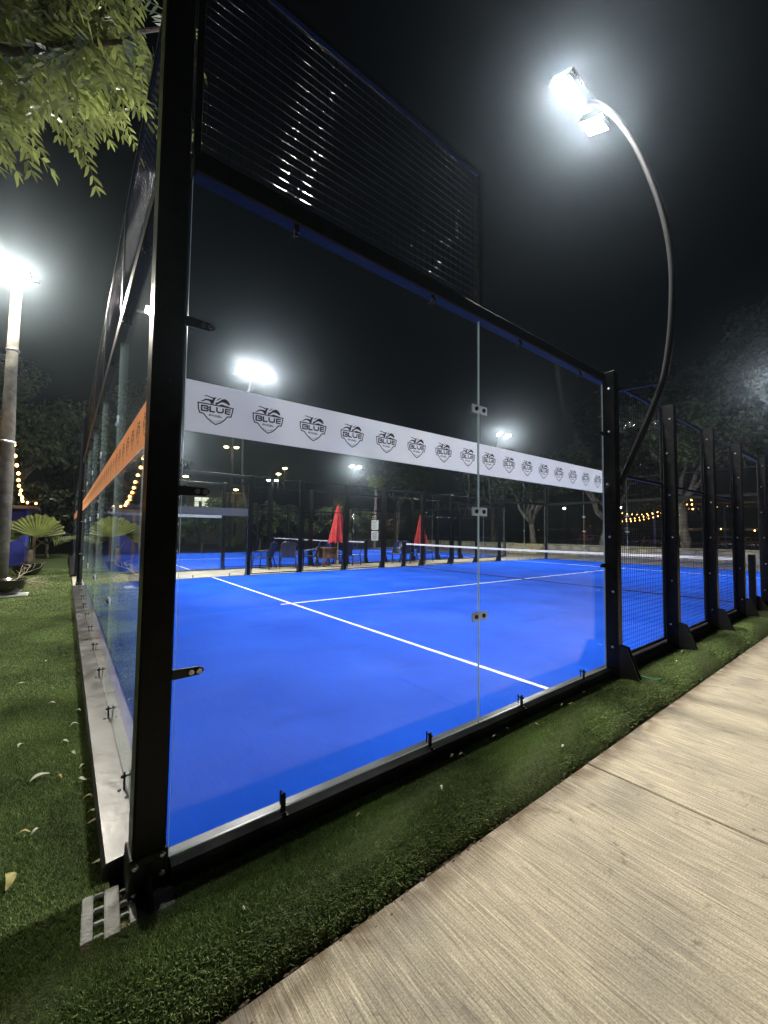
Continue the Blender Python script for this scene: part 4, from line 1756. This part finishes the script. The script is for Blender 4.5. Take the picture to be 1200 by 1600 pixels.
hs = thing('garden_hose', 'short end of green hose beside the foot of the black mesh post', 'hose', (4.12, -.32, TZ))
b = MB()
b.tube([(-.06, .08, .05), (0, .03, .03), (.05, -.02, .018), (.12, -.05, .015)], .011, 8)
b.build('hose', 'hose_green', hs, smooth=True)


SPECIAL = {(-.07, .22): 'curved bright yellow leaf lying just behind the hollow block', (-.10, .75): 'yellow leaf against the end base rail near the corner',
           (.89, -.21): 'lone yellow leaf in the middle of the turf strip', (2.4, -.20): 'pale leaf on the turf strip right of the pane joint',
           (-.04, -.17): 'small yellow leaf in front of the corner post foot', (-.36, .33): 'long thin leaf at the left edge of the turf',
           (-.5, 2.94): 'pale leaf on the lawn farthest to the left edge', (-.31, 1.12): 'long pale curved leaf on the lawn left of the base rail',
           (4.9, -.3): 'pale leaf on the turf strip between the black post gussets', (2.95, -.17): 'dry yellow leaf on the turf strip just left of the green hose'}


def fallen_leaf(x, y, L_, rz, kind, label, z=None):
    z0 = TZ if z is None else z
    b_ = MB()
    vs_ = []
    n_ = 6
    bend = random.uniform(-.5, .5)
    for i in range(n_ + 1):
        k = i / n_
        w = L_ * .16 * math.sin(PI * (k * .9 + .05)) ** .8
        cx_ = L_ * (k - .5)
        cy_ = bend * L_ * (k - .5) ** 2 * 2
        zz = .020 + .012 * math.sin(PI * k) + random.uniform(0, .003)
        vs_ += [(cx_, cy_ - w, zz), (cx_, cy_, zz - .002), (cx_, cy_ + w, zz + .001)]
    F_ = []
    for i in range(n_):
        for k in range(2):
            F_.append((i * 3 + k, (i + 1) * 3 + k, (i + 1) * 3 + k + 1, i * 3 + k + 1))
    b_.add(vs_, F_)
    o = b_.build('fallen_leaf', kind, None, (x, y, z0), rot=(0, 0, rz), smooth=True)
    return tag(o, SPECIAL.get((x, y), label), 'leaf', 'fallen leaves on the turf')


yl = 'small curled dry leaf lying on the turf beyond the end wall'
for (x, y, L_, k) in [(-.07, .22, .085, 0), (-.10, .75, .05, 0), (-.09, .60, .055, 0), (-.20, 1.5, .05, 1), (-.31, 1.12, .09, 1), (-.09, .52, .05, 0), (-.28, 2.28, .05, 1), (-.5, 2.94, .06, 1), (-.12, 1.1, .04, 1),
                      (-.16, 1.3, .05, 1), (-.15, 1.75, .05, 1), (-.12, 2.0, .04, 1), (-.34, .62, .05, 0), (-.30, .60, .045, 1), (-.42, 1.6, .05, 1), (-.22, 1.05, .04, 0), (-.13, .95, .06, 1), (-.6, 2.0, .05, 1), (-.7, 3.4, .06, 1), (-.35, 3.6, .05, 1), (-.36, .33, .10, 0)]:
    fallen_leaf(x, y, L_, random.uniform(0, 6), 'leaf_pale' if k else 'leaf_dry', yl)
ys = 'small pale dry leaf lying on the turf strip beside the walkway'
for (x, y, L_, k) in [(.89, -.21, .035, 0), (2.4, -.20, .05, 1), (1.65, -.10, .05, 1), (1.7, -.13, .04, 1), (2.05, -.11, .04, 1), (2.2, -.10, .04, 1), (2.9, -.12, .045, 1), (2.95, -.17, .05, 0), (1.35, -.30, .04, 1), (-.04, -.17, .04, 0), (.3, -.35, .02, 1), (3.3, -.10, .05, 1), (4.9, -.3, .04, 1), (5.4, -.2, .04, 1), (2.35, -.42, .04, 1)]:
    z = float(np.interp(-y, [-p[0] for p in prof], [p[1] for p in prof]))
    fallen_leaf(x, y, L_, random.uniform(0, 6), 'leaf_pale' if k else 'leaf_dry', ys, z)

# ------------------------------------------------------------------ thin haze added for the lamps' glow, standing in for lens glare
if HAZE > 0:
    m = bpy.data.materials.new('glow_haze')
    m.use_nodes = True
    nt = m.node_tree
    nt.nodes.clear()
    out = nd(nt, 'ShaderNodeOutputMaterial')
    v = nd(nt, 'ShaderNodeVolumePrincipled')
    v.inputs['Color'].default_value = (0.68, 0.85, 1.0, 1)
    v.inputs['Density'].default_value = HAZE
    v.inputs['Anisotropy'].default_value = 0.925
    nt.links.new(v.outputs[0], out.inputs['Volume'])
    MATS['glow_haze'] = m
    b = MB()
    b.box((-40, -40, -1.3), (100, 80, 15.5))
    h = b.build('haze', 'glow_haze')
    h['kind'] = 'stuff'
    tag(h, 'thin haze added to make a glow round the lamps', 'haze')
